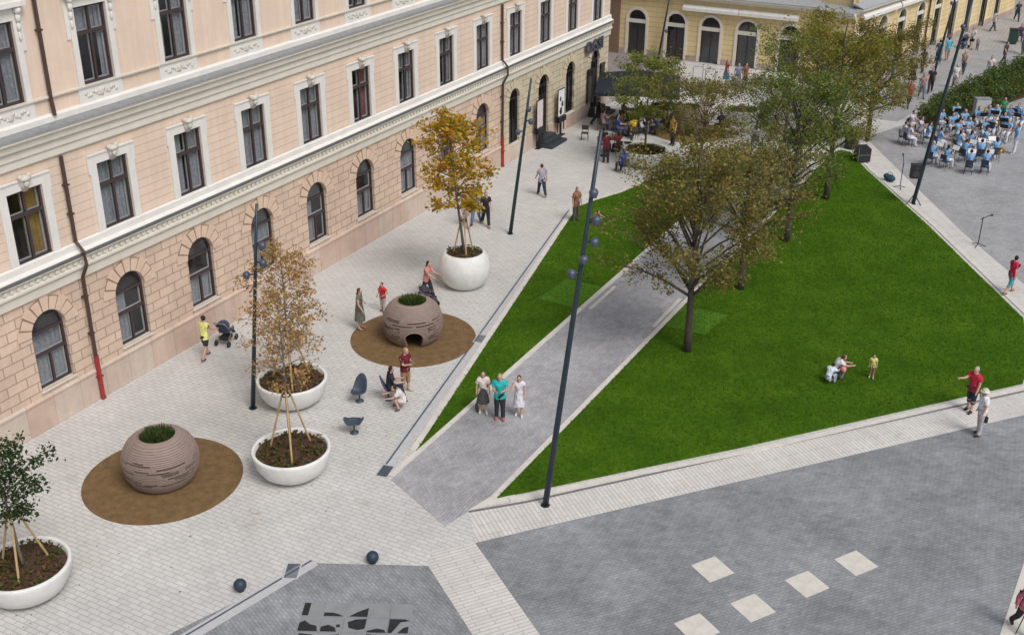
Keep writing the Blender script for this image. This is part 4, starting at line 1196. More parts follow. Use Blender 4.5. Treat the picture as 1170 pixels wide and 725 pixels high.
f2_ = at(583, 267); lamp_post('leaning lamp post between the tall globe planter and the building', f2_, 7.58, 0.92,
     [(z_on(124, f2_, 7.58, .92), 0.05), (z_on(138, f2_, 7.58, .92), 0.22), (z_on(150, f2_, 7.58, .92), -0.3)], 0.08)
f3_ = at(623, 577); lamp_post('tall leaning lamp post rising in front of the grey path', f3_, 11.82, 1.25,
     [(z_on(y, f3_, 11.82, 1.25), s) for y, s in ((219, 0.02), (250, 0.2), (275, 0.24), (295, 0.02), (311, -0.26))], 0.085)
f4_ = at(1043, 233); t4 = lamp_post('tall leaning lamp post carrying a loudspeaker beside the band', f4_, 12.6, 1.45,
     [(z_on(y, f4_, 12.6, 1.45), s) for y, s in ((30, -0.1), (50, 0.2))], 0.088)
b = MB()
for a in (0.3, 2.4, 4.5): b.tube([(0, 0, 0.55), (0.42*math.cos(a), 0.42*math.sin(a), 0.02)], 0.025, 6)
b.build('tripod_legs', M_DGREY, t4)
f5_ = at(1066, 88); lamp_post('leaning lamp post farthest right, behind the walking people', f5_, 8.6, 1.0, [(0.72, 0.15), (0.62, -0.2)], 0.08)
f6_ = at(752, 68); lamp_post('short leaning lamp post in front of the yellow shop windows', f6_, 4.9, 0.6, [(0.45, 0.2)], 0.08)
# loudspeaker
spk = thing('loudspeaker', 'black loudspeaker box mounted low on the lamp post by the band', 'loudspeaker', tuple(f4_+Vector((-0.10, 0.10, 1.45))), R(20))
b = MB(); b.box(-0.2, 0.2, -0.26, 0.26, 0, 0.72); b.build('cabinet', M_DGREY, spk)
b = MB(); b.lathe([(0.14, 0), (0.10, -0.02), (0, -0.03)], n=16)
b = MB(); b.tube([(-0.201, 0, 0.24), (-0.212, 0, 0.24)], 0.17, 18); b.tube([(-0.201, 0, 0.56), (-0.212, 0, 0.56)], 0.08, 14); b.build('speaker_cones', plain('cone', (0.05, 0.05, 0.055), 0.7), spk)

# ------------------------------------------------------------------ seats and balls
def ball(label, px, py):
    p = at(px, py+4)
    t = thing('ball_bollard', label, 'bollard', (p.x, p.y, 0), 0, 'dark ball bollards')
    b = MB(); b.ball((0, 0, 0.19), 0.18, 28, 18); b.build('ball', M_BALL, t, smooth=True)
    b = MB(); b.tube([(0, 0, 0.0), (0, 0, 0.03)], 0.10, 16); b.build('foot_ring', M_DGREY, t)
ball('dark blue ball bollard above the artwork paving', 426, 638)
ball('dark blue ball bollard beside the drain channel at lower left', 275, 670)
def shell_seat(label, p, az, back=True):
    t = thing('swivel_seat', label, 'seat', (p.x, p.y, 0), az, 'navy swivel seats on the pale paving'); t.scale = (0.72, 0.72, 0.88)
    b = MB(); b.lathe([(0, 0), (0.21, 0), (0.21, 0.025), (0.08, 0.05), (0.045, 0.08), (0.04, 0.38), (0.09, 0.42), (0, 0.42)], n=20); b.build('pedestal', M_NAVY, t, smooth=True)
    b = MB(); n, m = 24, 8
    vs = [(0, 0, 0.42)]; fs = []
    for i in range(1, m+1):
        for k in range(n):
            a = 2*PI*k/n; f = i/m
            r = 0.42*f*(1+0.12*math.cos(2*a))
            lift = 0.10*f*f
            if back: lift += 0.62*max(0, math.cos(a))**1.3*f**2.2
            else: lift += 0.15*max(0, math.cos(2*a))*f**2
            sh = 0.0 if not back else -0.05*f
            vs.append((r*math.cos(a)*(1-0.18*max(0, math.cos(a))*(1 if back else 0)), r*math.sin(a), 0.42+lift))
    for k in range(n): fs.append((0, 1+k, 1+(k+1) % n))
    for i in range(m-1):
        for k in range(n): fs.append((1+i*n+k, 1+(i+1)*n+k, 1+(i+1)*n+(k+1) % n, 1+i*n+(k+1) % n))
    b.add(vs, fs); o = b.build('seat_shell', M_NAVY, t, smooth=True)
    md = o.modifiers.new('s', 'SOLIDIFY'); md.thickness = 0.035; bake(o)
shell_seat('navy swivel seat with a tall round back facing left', at(411, 458), YAW-R(25))
shell_seat('navy saucer seat without a back, nearest the camera', at(405, 494), R(-62), False)
shell_seat('navy swivel seat under the seated person in dark clothes', at(444, 456), YAW+R(105))

# ------------------------------------------------------------------ people
SKIN = [plain('skin_light', (0.52, 0.32, 0.235), 0.6, var=0.05), plain('skin_tan', (0.42, 0.245, 0.17), 0.6, var=0.05)]
HAIR = {k: plain('hair_'+k, c, 0.7, var=0.2) for k, c in dict(dark=(0.02, 0.014, 0.012), brown=(0.06, 0.035, 0.02), grey=(0.35, 0.34, 0.33), blond=(0.32, 0.21, 0.10)).items()}
M_EYE = plain('eye_dark', (0.02, 0.015, 0.015), 0.3)
def cloth(c):
    k = 'cloth_%02x%02x%02x' % tuple(int(v*255) for v in c)
    if k in MATS: return MATS[k]
    m = plain(k, c, 0.85, var=0.22, scale=9)
    t_ = m.node_tree; no = t_.nodes.new('ShaderNodeTexNoise'); no.inputs['Scale'].default_value = 11; no.inputs['Detail'].default_value = 2
    co = t_.nodes.new('ShaderNodeTexCoord'); mp = t_.nodes.new('ShaderNodeMapping'); mp.inputs['Scale'].default_value = (1, 1, 0.4)
    bu = t_.nodes.new('ShaderNodeBump'); bu.inputs['Strength'].default_value = 1.0; bu.inputs['Distance'].default_value = 0.06
    t_.links.new(co.outputs['Object'], mp.inputs[0]); t_.links.new(mp.outputs[0], no.inputs['Vector']); t_.links.new(no.outputs[0], bu.inputs['Height'])
    t_.links.new(bu.outputs[0], t_.nodes['Principled BSDF'].inputs['Normal'])
    return m
def skel(pose):
    """joints of a 1.75 m body facing +x; pose: dict of angles in degrees"""
    g_ = lambda k, d=0: pose.get(k, d)
    J = {}
    lean = R(g_('lean'))
    def rotp(v, a): return Vector((v[0]*math.cos(a)+v[2]*math.sin(a), v[1], -v[0]*math.sin(a)+v[2]*math.cos(a)))
    pel = Vector((0, 0, 0))
    J['pelvis'] = pel
    J['waist'] = pel+rotp((0, 0, .16), lean*0.5); J['chest'] = J['waist']+rotp((0.01, 0, .17), lean); J['ster'] = J['chest']+rotp((0, 0, .15), lean)
    J['neck'] = J['ster']+rotp((0.005, 0, .085), lean); J['skull'] = J['neck']+rotp((0.02, 0, .10), lean*0.8+R(g_('nod')))
    for s, n in ((1, 'l'), (-1, 'r')):
        sh = J['ster']+rotp((0, s*0.175, 0.0), lean); J['sh'+n] = sh
        a, ab, e = R(g_('arm'+n, 5)), R(g_('abd'+n, 10)), R(g_('elb'+n, 12))
        d = Vector((math.sin(a)*math.cos(ab), s*math.sin(ab), -math.cos(a)*math.cos(ab)))
        el = sh+d*0.29; J['el'+n] = el
        d2 = Vector((math.sin(a+e)*math.cos(ab*0.5), s*math.sin(ab)*0.35-s*math.sin(R(g_('inw'+n, 0))), -math.cos(a+e))).normalized()
        J['wr'+n] = el+d2*0.25; J['ha'+n] = el+d2*0.335; J['hd'+n] = d2
        hp = pel+Vector((0, s*0.09, -0.04)); J['hi'+n] = hp
        th, kn, sp = R(g_('hip'+n)), R(g_('kne'+n)), R(g_('spr'+n, 2))
        d = Vector((math.sin(th)*math.cos(sp), s*math.sin(sp), -math.cos(th)*math.cos(sp)))
        k_ = hp+d*0.44; J['kn'+n] = k_
        d2 = Vector((math.sin(th-kn), s*math.sin(sp)*0.2, -math.cos(th-kn)))
        J['an'+n] = k_+d2*0.42
        fa = R(g_('foot'+n, 0))
        J['to'+n] = J['an'+n]+Vector((0.16*math.cos(fa), s*0.03, -0.055-0.16*math.sin(fa)))
        J['he'+n] = J['an'+n]+Vector((-0.045, 0, -0.05))
    zmin = min(min(J['to'+n].z, J['he'+n].z) for n in 'lr')-0.03
    for k in J:
        if not k.startswith('hd'): J[k] = J[k]-Vector((0, 0, zmin))
    return J
BONES = [('pelvis', 'waist', 'hips'), ('waist', 'chest', 'torso'), ('chest', 'ster', 'torso'), ('ster', 'neck', 'neck'), ('neck', 'skull', 'head')]
RAD = dict(pelvis=.135, waist=.115, chest=.135, ster=.115, neck=.052, skull=.06)
for n in 'lr':
    BONES += [('ster', 'sh'+n, 'torso'), ('sh'+n, 'el'+n, 'uparm'), ('el'+n, 'wr'+n, 'loarm'), ('wr'+n, 'ha'+n, 'hand'),
              ('pelvis', 'hi'+n, 'hips'), ('hi'+n, 'kn'+n, 'thigh'), ('kn'+n, 'an'+n, 'shin'), ('an'+n, 'to'+n, 'foot'), ('an'+n, 'he'+n, 'foot')]
    for k, v in (('sh', .062), ('el', .042), ('wr', .028), ('ha', .026), ('hi', .098), ('kn', .06), ('an', .042), ('to', .034), ('he', .034)): RAD[k+n] = v
BODY = {}
def body(posekey, pose, female):
    key = (posekey, female)
    if key in BODY: return BODY[key]
    J = skel(pose)
    names = list(RAD); idx = {k: i for i, k in enumerate(names)}
    me = bpy.data.meshes.new('skeleton')
    me.from_pydata([tuple(J[k]) for k in names], [(idx[a], idx[b_]) for a, b_, _ in BONES], [])
    ob = bpy.data.objects.new('skeleton', me); COL.objects.link(ob)
    md = ob.modifiers.new('skin', 'SKIN'); md.use_smooth_shade = True
    sv_ = me.skin_vertices[0].data
    for k, i in idx.items():
        r = RAD[k]*(0.93 if female and k not in ('hil', 'hir', 'pelvis') else 1.0)
        if female and k == 'waist': r *= 0.88
        sv_[i].radius = (r*1.1, r*1.1)
    sv_[idx['pelvis']].use_root = True
    sb = ob.modifiers.new('sub', 'SUBSURF'); sb.levels = 1; sb.render_levels = 1
    dg = bpy.context.evaluated_depsgraph_get()
    m2 = bpy.data.meshes.new_from_object(ob.evaluated_get(dg))
    V_ = [v.co.copy() for v in m2.vertices]; NR = [v.normal.copy() for v in m2.vertices]
    FS = [tuple(p.vertices) for p in m2.polygons]
    bpy.data.objects.remove(ob); bpy.data.meshes.remove(me); bpy.data.meshes.remove(m2)
    # classify faces
    seg = []
    for f in FS:
        c = sum((V_[i] for i in f), Vector())/len(f); best = None
        for a, b_, z in BONES:
            A_, B_ = J[a], J[b_]; ab = B_-A_; t = max(0, min(1, (c-A_).dot(ab)/ab.length_squared))
            d = (c-(A_+ab*t)).length/((RAD[a]+RAD[b_])/2+0.05)
            if best is None or d < best[0]: best = (d, z, t, c)
        seg.append(best)
    # fingers and head added to the same mesh
    ex = MB()
    for n, s in (('l', 1), ('r', -1)):
        d = J['hd'+n]; o = J['ha'+n]; side = Vector((0, 1, 0)).cross(d); side = side.normalized() if side.length > .1 else Vector((1, 0, 0))
        nrm = d.cross(side)
        for q, (off, L_) in enumerate(((-.030, .060), (-.010, .072), (.010, .068), (.028, .052))):
            p = o+side*off-d*0.02
            ex.tube([p, p+d*(L_*0.6), p+d*L_-nrm*(-s)*0.018], [.0095, .0085, .006], 5)
        p = o-d*0.055+side*0.022
        ex.tube([p, p+side*0.030+d*0.02, p+side*0.036+d*0.05], [.011, .010, .007], 5)
    hc = J['skull']+Vector((0.012, 0, 0.035))
    ex.ball(hc, (.098, .077, .118), 14, 10)
    ex.ball(hc+Vector((.095, 0, -.018)), (.022, .014, .022), 6, 4)
    ex.ball(hc+Vector((.045, 0, -.085)), (.045, .042, .03), 8, 5)
    for s in (1, -1): ex.ball(hc+Vector((-.005, s*.078, -.01)), (.02, .012, .03), 6, 4)
    ex.ball(hc+Vector((.084, 0, -.058)), (.016, .026, .008), 6, 4)
    BODY[key] = (J, V_, NR, FS, seg, ex, hc)
    return BODY[key]
def person(label, loc, rz, pose, top=(0.5, 0.5, 0.5), bottom=(0.1, 0.1, 0.12), shoes=(0.05, 0.05, 0.05), sleeves='short', legs='long', hair='dark', hairlen=0,
           female=False, scale=1.0, group=None, skin=0, cat='person', hat=None, z=0.0, dress=False, skirt=None, posekey=None):
    J, V_, NR, FS, seg, ex, hc = body(posekey or str(sorted(pose.items())), pose, female)
    t = thing('person', label, cat, (loc[0], loc[1], z), rz, group)
    t.scale = (scale,)*3
    b = MB(); b.add(V_, FS); nb = len(b.f); b.add(ex.v, ex.f)
    b.build('body', SKIN[skin], t, smooth=True)
    def garment(name, test, col, infl):
        sel = [f for f, sg in zip(FS, seg) if test(sg)]
        if not sel: return
        used = sorted({i for f in sel for i in f}); mp = {i: k for k, i in enumerate(used)}
        q = MB(); q.add([V_[i]+NR[i]*infl for i in used], [tuple(mp[i] for i in f) for f in sel])
        q.build(name, cloth(col), t, smooth=True)
    ts = {'short': 0.62, 'none': 0.0, 'long': 1.1}[sleeves]
    def is_top(s):
        _, z_, tt, c = s
        return z_ == 'torso' or (z_ == 'hips' and tt > 0.45) or (z_ == 'uparm' and tt < ts) or (z_ == 'loarm' and sleeves == 'long' and tt < .95) or (z_ == 'neck' and tt < 0.25)
    lt = {'long': 2, 'shorts': 0.75, 'mid': 1.0}[legs]
    def is_bot(s):
        _, z_, tt, c = s
        return (z_ == 'hips' and tt <= 0.6) or (z_ == 'thigh' and tt < lt) or (z_ == 'shin' and (legs == 'long' and tt < 0.92 or legs == 'mid' and tt < 0.35))
    garment('dress_top' if dress else 'shirt', is_top, top, 0.03)
    if skirt is None and not dress: garment('trousers' if legs == 'long' else 'shorts', is_bot, bottom, 0.024)
    else:
        n = 20; q = MB(); kz = (J['knl'].z+J['knr'].z)/2; mid = (J['knl']+J['knr'])/2; Wc = J['waist']; zl = skirt if skirt else kz-0.02
        rows = []
        for i in range(7):
            f = i/6; c = Wc.lerp(Vector((mid.x*0.8, mid.y, zl)), f); rr = .135+(.085+abs(J['knl'].x-J['knr'].x)*0.35)*f**0.8
            rows.append([(c.x+rr*math.cos(2*PI*k/n)*(1+.05*math.sin(k*5)*f), c.y+rr*1.02*math.sin(2*PI*k/n)*(1+.05*math.cos(k*4)*f), c.z) for k in range(n)])
        q.add([p for r_ in rows for p in r_], [(i*n+k, i*n+(k+1) % n, (i+1)*n+(k+1) % n, (i+1)*n+k) for i in range(6) for k in range(n)])
        q.build('skirt', cloth(top if dress else bottom), t, smooth=True)
    garment('shoes', lambda s: s[1] == 'foot', shoes, 0.010)
    # hair
    if hat:
        q = MB(); q.lathe([(0.16, 0.035), (0.105, 0.045), (0.10, 0.10), (0.07, 0.13), (0, 0.135)], c=tuple(hc), n=16); q.build('hat', cloth(hat), t, smooth=True)
    q = MB(); q.ball(hc+Vector((-.022, 0, .022)), (.096, .086, .112), 12, 9)
    if hairlen > 0:
        q.tube([hc+Vector((-.05, 0, .0)), hc+Vector((-.085, 0, -.10)), hc+Vector((-.10, 0, -.12-hairlen))], [.075, .07, .03], 8)
    elif hairlen < 0: q.ball(hc+Vector((-.10, 0, .09)), .05, 8, 6)
    q.build('hair', HAIR[hair], t, smooth=True)
    if scale > 0:
        q = MB()
        for s in (1, -1): q.ball(hc+Vector((.088, s*.032, .012)), (.01, .014, .008), 6, 4)
        q.build('eyes', M_EYE, t)
    return t
STAND = dict(arml=4, armr=-4, elbl=14, elbr=18, hipl=3, hipr=-3, knel=3, kner=3)
WALK = dict(arml=24, armr=-22, elbl=20, elbr=25, hipl=24, hipr=-16, knel=8, kner=22, lean=3)
WALK2 = dict(arml=-22, armr=22, elbl=25, elbr=20, hipl=-14, hipr=22, knel=20, kner=8, lean=3)
PUSH = dict(arml=35, armr=35, elbl=35, elbr=35, hipl=22, hipr=-16, knel=10, kner=20, lean=7)
HIPHAND = dict(arml=-15, armr=5, abdl=42, abdr=12, elbl=70, elbr=30, inwl=50, hipl=2, hipr=-2)
HOLD = dict(arml=10, armr=14, elbl=95, elbr=90, inwl=38, inwr=34, hipl=4, hipr=-3, knel=4, kner=4, nod=10)
PHONE = dict(arml=5, armr=62, elbl=20, elbr=40, hipl=4, hipr=-4)
SIT = dict(arml=30, armr=30, elbl=55, elbr=55, inwl=15, inwr=15, hipl=88, hipr=84, knel=88, kner=84, sprl=8, sprr=8, lean=4)
SITP = dict(arml=38, armr=42, elbl=80, elbr=75, inwl=25, inwr=25, hipl=86, hipr=86, knel=84, kner=90, sprl=10, sprr=10, lean=6)
SITB = dict(arml=25, armr=45, elbl=40, elbr=30, inwl=10, inwr=10, hipl=86, hipr=90, knel=84, kner=70, sprl=6, sprr=14, lean=-6)
CROUCH = dict(arml=55, armr=60, elbl=30, elbr=30, inwl=15, inwr=15, hipl=118, hipr=112, knel=138, kner=130, sprl=14, sprr=14, lean=34, nod=15)
LEANF = dict(arml=45, armr=40, elbl=40, elbr=50, hipl=10, hipr=-4, knel=25, kner=18, lean=24, nod=10)
BENT = dict(arml=70, armr=60, elbl=20, elbr=30, hipl=20, hipr=8, knel=22, kner=12, lean=48, nod=20)
for n_, p_ in list(globals().items()):
    pass
AW = YAW               # facing away from the camera
TO = YAW+PI            # facing the camera
def at2(q): p = at(*q); return (p.x, p.y)
W_, B_, RD, DK = (0.68, 0.67, 0.65), (0.10, 0.13, 0.22), (0.42, 0.02, 0.04), (0.03, 0.03, 0.038)

person('woman in yellow top and black shorts pushing a stroller along the wall', at2((236, 409)), R(5), PUSH, (0.72, 0.70, 0.24), DK, (0.10, 0.09, 0.13), 'none', 'shorts', 'dark', -1, True, group=None)
person('woman in a long grey green dress, hand on hip, by the rubber mat', at2((412, 376)), R(-70), HIPHAND, (0.12, 0.125, 0.10), dress=True, skirt=0.42, shoes=(0.3, 0.2, 0.12), sleeves='none', hair='brown', hairlen=0.12, female=True)
person('child in a bright red shirt behind the playhouse with the arch', at2((438, 356)), R(170), HIPHAND, (0.55, 0.03, 0.04), (0.45, 0.42, 0.42), (0.3, 0.1, 0.1), 'short', 'long', 'brown', 0, scale=0.74)
person('woman in pink top leaning over a stroller between dome and globe planter', at2((488, 340)), R(-80), PUSH, (0.55, 0.22, 0.20), DK, (0.05, 0.05, 0.05), 'short', 'long', 'dark', 0.1, True, scale=0.97)
person('man in dark red shirt and khaki shorts standing by the swivel seats', at2((464, 447)), R(-95), HOLD, (0.14, 0.012, 0.022), (0.33, 0.19, 0.10), (0.5, 0.48, 0.46), 'short', 'mid', 'blond', 0, skin=0)
person('seated person in dark clothes with long dark hair on a swivel seat', at2((446, 458)), YAW-R(75), SIT, (0.018, 0.02, 0.035), (0.03, 0.03, 0.05), hair='dark', hairlen=0.22, female=True, z=0.0)
person('person in pale pink clothes bending before the man in dark red', at2((462, 466)), R(130), CROUCH, (0.66, 0.62, 0.60), (0.60, 0.50, 0.46), (0.1, 0.09, 0.1), 'short', 'shorts', 'dark', 0.05, True, scale=0.9)
person('woman in white blouse and grey skirt, left of three on the path', at2((552, 472)), TO+R(5), STAND, (0.66, 0.58, 0.54), (0.07, 0.065, 0.07), (0.55, 0.53, 0.52), 'short', 'long', 'brown', 0.0, True, scale=0.94, skirt=0.5)
person('woman in turquoise shirt and black trousers, middle of three on the path', at2((571, 479)), TO, HOLD, (0.02, 0.42, 0.42), DK, (0.45, 0.12, 0.12), 'short', 'long', 'blond', 0, True, scale=1.02)
person('girl in white dress with dark hair, right of three on the path', at2((593, 475)), TO-R(10), PHONE, (0.66, 0.64, 0.70), dress=True, shoes=(0.6, 0.6, 0.6), hair='dark', hairlen=0.1, female=True, scale=0.9, sleeves='none', skirt=0.5)
person('woman in pale pink partly hidden by the golden tree', at2((533, 259)), TO, WALK, (0.60, 0.44, 0.42), (0.55, 0.45, 0.45), sleeves='short', hair='brown', hairlen=0.1, female=True, scale=0.95)
person('person in grey shirt and blue jeans beside the golden tree', at2((544, 256)), TO-R(20), WALK2, (0.30, 0.31, 0.36), (0.12, 0.18, 0.32), hair='brown', hairlen=0.05, female=True)
person('person all in black walking beside the golden tree', at2((555, 258)), TO+R(10), WALK, (0.02, 0.02, 0.024), (0.02, 0.02, 0.024), (0.3, 0.2, 0.16), hair='dark', hairlen=0, scale=1.02)
person('man in light grey shirt and navy trousers walking on the pale paving', at2((619, 224)), AW+R(15), WALK, (0.34, 0.33, 0.40), (0.03, 0.035, 0.06), (0.4, 0.22, 0.16), hair='brown')
person('woman in brown top standing at the edge of the small lawn', at2((658, 253)), R(-120), STAND, (0.26, 0.13, 0.08), (0.10, 0.09, 0.08), hair='brown', hairlen=0.18, female=True)
person('small crouching child behind the spotlights of the tall lamp post', at2((678, 256)), R(-100), CROUCH, (0.45, 0.22, 0.16), (0.12, 0.12, 0.2), hair='dark', scale=0.7, z=0.05)
person('woman in white top bending over something pink on the lawn', at2((951, 432)), R(-60), CROUCH, (0.64, 0.64, 0.68), (0.16, 0.16, 0.2), sleeves='short', hair='brown', hairlen=0.05, female=True, z=0.05, scale=0.88)
person('child in white crouching on the lawn in front of a woman', at2((945, 439)), R(-20), CROUCH, (0.66, 0.70, 0.80), (0.30, 0.36, 0.5), sleeves='short', hair='dark', scale=0.72, z=0.05)
person('toddler in pale yellow standing alone on the lawn', at2((995, 433)), R(-170), STAND, (0.68, 0.64, 0.22), (0.30, 0.16, 0.10), (0.5, 0.5, 0.5), 'short', 'mid', 'brown', scale=0.55, z=0.05)
person('man in red shirt and dark shorts holding up a camera at the lawn edge', at2((1107, 470)), R(150), PHONE, (0.48, 0.02, 0.05), (0.02, 0.03, 0.06), (0.03, 0.03, 0.03), 'short', 'mid', 'grey')
person('man in white shirt and light trousers wearing a pale cap', at2((1117, 497)), R(120), STAND, (0.70, 0.70, 0.74), (0.45, 0.44, 0.45), (0.04, 0.04, 0.045), 'short', 'long', 'grey', hat=(0.62, 0.60, 0.52))
person('woman in red top and turquoise trousers at the right edge', at2((1152, 335)), R(-40), WALK, (0.60, 0.015, 0.07), (0.06, 0.36, 0.42), (0.4, 0.15, 0.1), 'short', 'mid', 'dark', 0, True)
person('woman in pink jacket with a stick cut by the lower right corner', at2((1166, 722)), R(-150), WALK, (0.52, 0.14, 0.20), DK, (0.03, 0.03, 0.03), 'long', 'long', 'dark', 0, True)
person('dark clothed man embracing a woman beyond the cafe', at2((808, 121)), R(-80), HOLD, (0.02, 0.018, 0.022), (0.03, 0.03, 0.05), hair='dark', legs='mid', group='couple beyond the cafe')
person('woman in pale top and denim skirt embraced by a man beyond the cafe', at2((814, 121)), R(100), HOLD, (0.58, 0.40, 0.34), (0.08, 0.13, 0.20), hair='dark', hairlen=0.1, female=True, legs='mid', group='couple beyond the cafe', scale=0.95)
person('person in black seated with back to camera behind green leaves', at2((823, 153)), AW+R(20), SIT, (0.02, 0.02, 0.025), (0.04, 0.04, 0.05), hair='brown', hairlen=0.06)
person('person in red top and blue skirt standing before the yellow building', at2((829, 97)), R(-60), STAND, (0.36, 0.08, 0.07), (0.03, 0.18, 0.32), hair='blond', hairlen=0.1, female=True, skirt=0.45)
person('person in blue denim beside a friend before the yellow building', at2((842, 100)), R(-150), WALK, (0.22, 0.28, 0.40), (0.12, 0.2, 0.35), hair='brown', female=True, hairlen=0.08)
person('person in dark green and brown before the yellow building', at2((850, 101)), R(-120), STAND, (0.22, 0.09, 0.07), (0.02, 0.09, 0.09), hair='brown', hairlen=0.05, female=True)
person('person in light blue seated low before the yellow building', at2((836, 101)), R(-80), CROUCH, (0.25, 0.34, 0.5), (0.1, 0.15, 0.28), hair='dark')
far = [((1025, 73), 'person in black crouching slightly beside a yellow building window', (0.04, 0.035, 0.05), (0.03, 0.03, 0.04), WALK, 'dark', 0, 1.0, 60),
       ((1053, 83), 'person in dark blue walking behind the group at upper right', (0.03, 0.03, 0.05), (0.03, 0.03, 0.05), WALK2, 'dark', 0.05, 1.0, 30),
       ((1041, 97), 'long haired woman in black dress walking in the upper right group', (0.035, 0.03, 0.035), (0.02, 0.02, 0.02), WALK, 'brown', 0.2, 0.98, 200),
       ((1062, 106), 'person in black carrying a white bag in the upper right group', (0.03, 0.03, 0.035), (0.025, 0.025, 0.03), WALK2, 'dark', 0, 1.03, 190),
       ((1052, 112), 'person in pinkish patterned top and jeans in the upper right group', (0.34, 0.24, 0.25), (0.13, 0.17, 0.28), WALK, 'brown', 0.1, 0.98, 200),
       ((1037, 123), 'person in bright red top and black trousers near the lawn tip', (0.48, 0.03, 0.06), (0.03, 0.03, 0.035), WALK2, 'brown', 0.05, 1.0, 210),
       ((1090, 101), 'person in white shirt and pinkish trousers between lamp post and hedge', (0.66, 0.65, 0.68), (0.42, 0.33, 0.32), WALK, 'grey', 0, 0.98, 10),
       ((1129, 92), 'woman in white blouse and green skirt beside the hedge', (0.64, 0.60, 0.60), (0.20, 0.30, 0.24), STAND, 'brown', 0, 1.0, 180),
       ((1071, 72), 'person in dark teal walking just left of a lamp post', (0.04, 0.11, 0.16), (0.03, 0.08, 0.14), WALK, 'dark', 0, 1.0, 20),
       ((1081, 69), 'person in bright turquoise shirt carrying a bag near the yellow building', (0.06, 0.42, 0.60), (0.38, 0.25, 0.2), WALK2, 'dark', 0, 1.0, 20),
       ((1109, 56), 'person in white top and black shorts pushing a far stroller', (0.55, 0.53, 0.52), (0.02, 0.02, 0.02), PUSH, 'brown', 0.05, 1.0, 180),
       ((1116, 57), 'small child beside the far stroller', (0.30, 0.28, 0.36), (0.12, 0.12, 0.2), STAND, 'dark', 0, 0.55, 180),
       ((1165, 47), 'person in purple seated by the dark bin at the right edge', (0.12, 0.07, 0.16), (0.08, 0.06, 0.10), SIT, 'brown', 0.05, 1.0, 180),
       ((1146, 17), 'person in pink at the far end of the yellow building', (0.55, 0.35, 0.38), (0.1, 0.1, 0.12), STAND, 'brown', 0.05, 1.0, 200),
       ((1161, 24), 'distant person in dark clothes at the top right corner', (0.05, 0.05, 0.06), (0.05, 0.05, 0.06), WALK, 'dark', 0, 1.0, 200)]
for k, (q, lab, tp, bt, ps, hr, hl, s, rz) in enumerate(far):
    person(lab, at2(q), R(rz), ps, tp, bt, hair=hr, hairlen=hl, female=hl > 0, scale=s, sleeves='short', legs='shorts' if 'shorts' in lab else 'long', skirt=0.42 if ('skirt' in lab or 'dress' in lab) else None)

# things people hold
def held(name, label, cat, build):
    o = MB(); build(o); return o
pk = at(1107, 470)
t = thing('camera', 'small black camera held up by the man in red', 'camera', (pk.x-0.50, pk.y+0.13, 1.22), R(150))
b = MB(); b.box(-0.03, 0.03, -0.07, 0.07, -0.04, 0.05); b.build('camera_body', M_DGREY, t)
b = MB(); b.tube([(0.03, 0, 0), (0.08, 0, 0)], 0.03, 10); b.build('lens', M_DGREY, t)
pk = at(954, 432)
t = thing('gift_bag', 'pink and white thing held by the bending woman on the lawn', 'bag', (pk.x-0.05, pk.y-0.25, 0.5), R(20)); t.scale = (0.75,)*3
b = MB(); b.ball((0, 0, 0), (0.30, 0.16, 0.15), 12, 8); b.build('bag', cloth((0.62, 0.22, 0.22)), t, smooth=True)
b = MB(); b.ball((0.1, -0.05, 0.06), (0.16, 0.12, 0.11), 10, 6); b.build('bag_flap', cloth((0.68, 0.62, 0.58)), t, smooth=True)
pk = at(1160, 724)
t = thing('walking_stick', 'dark stick beside the woman in pink jacket', 'stick', (pk.x, pk.y, 0), 0)
b = MB(); b.tube([(0, 0, 0.0), (0.1, -0.15, 0.9)], 0.014, 6); b.build('shaft', M_DGREY, t)
b = MB(); b.tube([(0.1, -0.15, 0.9), (0.08, -0.13, 0.95), (0.02, -0.1, 0.96)], 0.018, 6); b.build('handle', M_DGREY, t)
for (q, rz, lab, col) in (((545.0, 466), 0, 'black handbag held by the woman in white blouse', DK), ((1125, 478), 0, 'black bag hanging beside the man with the pale cap', DK), ((575, 470), 0, 'black pouch at the waist of the woman in turquoise', DK)):
    p = at(q[0], q[1], 0.72)
    t = thing('handbag', lab, 'handbag', (p.x, p.y, 0.62), R(40))
    b = MB(); b.prism([(-0.14, -0.04), (0.14, -0.04), (0.14, 0.04), (-0.14, 0.04)], 0, 0.22); b.build('bag', cloth(col), t)
    b = MB(); b.tube([(-0.1, 0, 0.22), (-0.06, 0, 0.36), (0.06, 0, 0.36), (0.1, 0, 0.22)], 0.01, 5, False); b.build('strap', cloth(col), t)

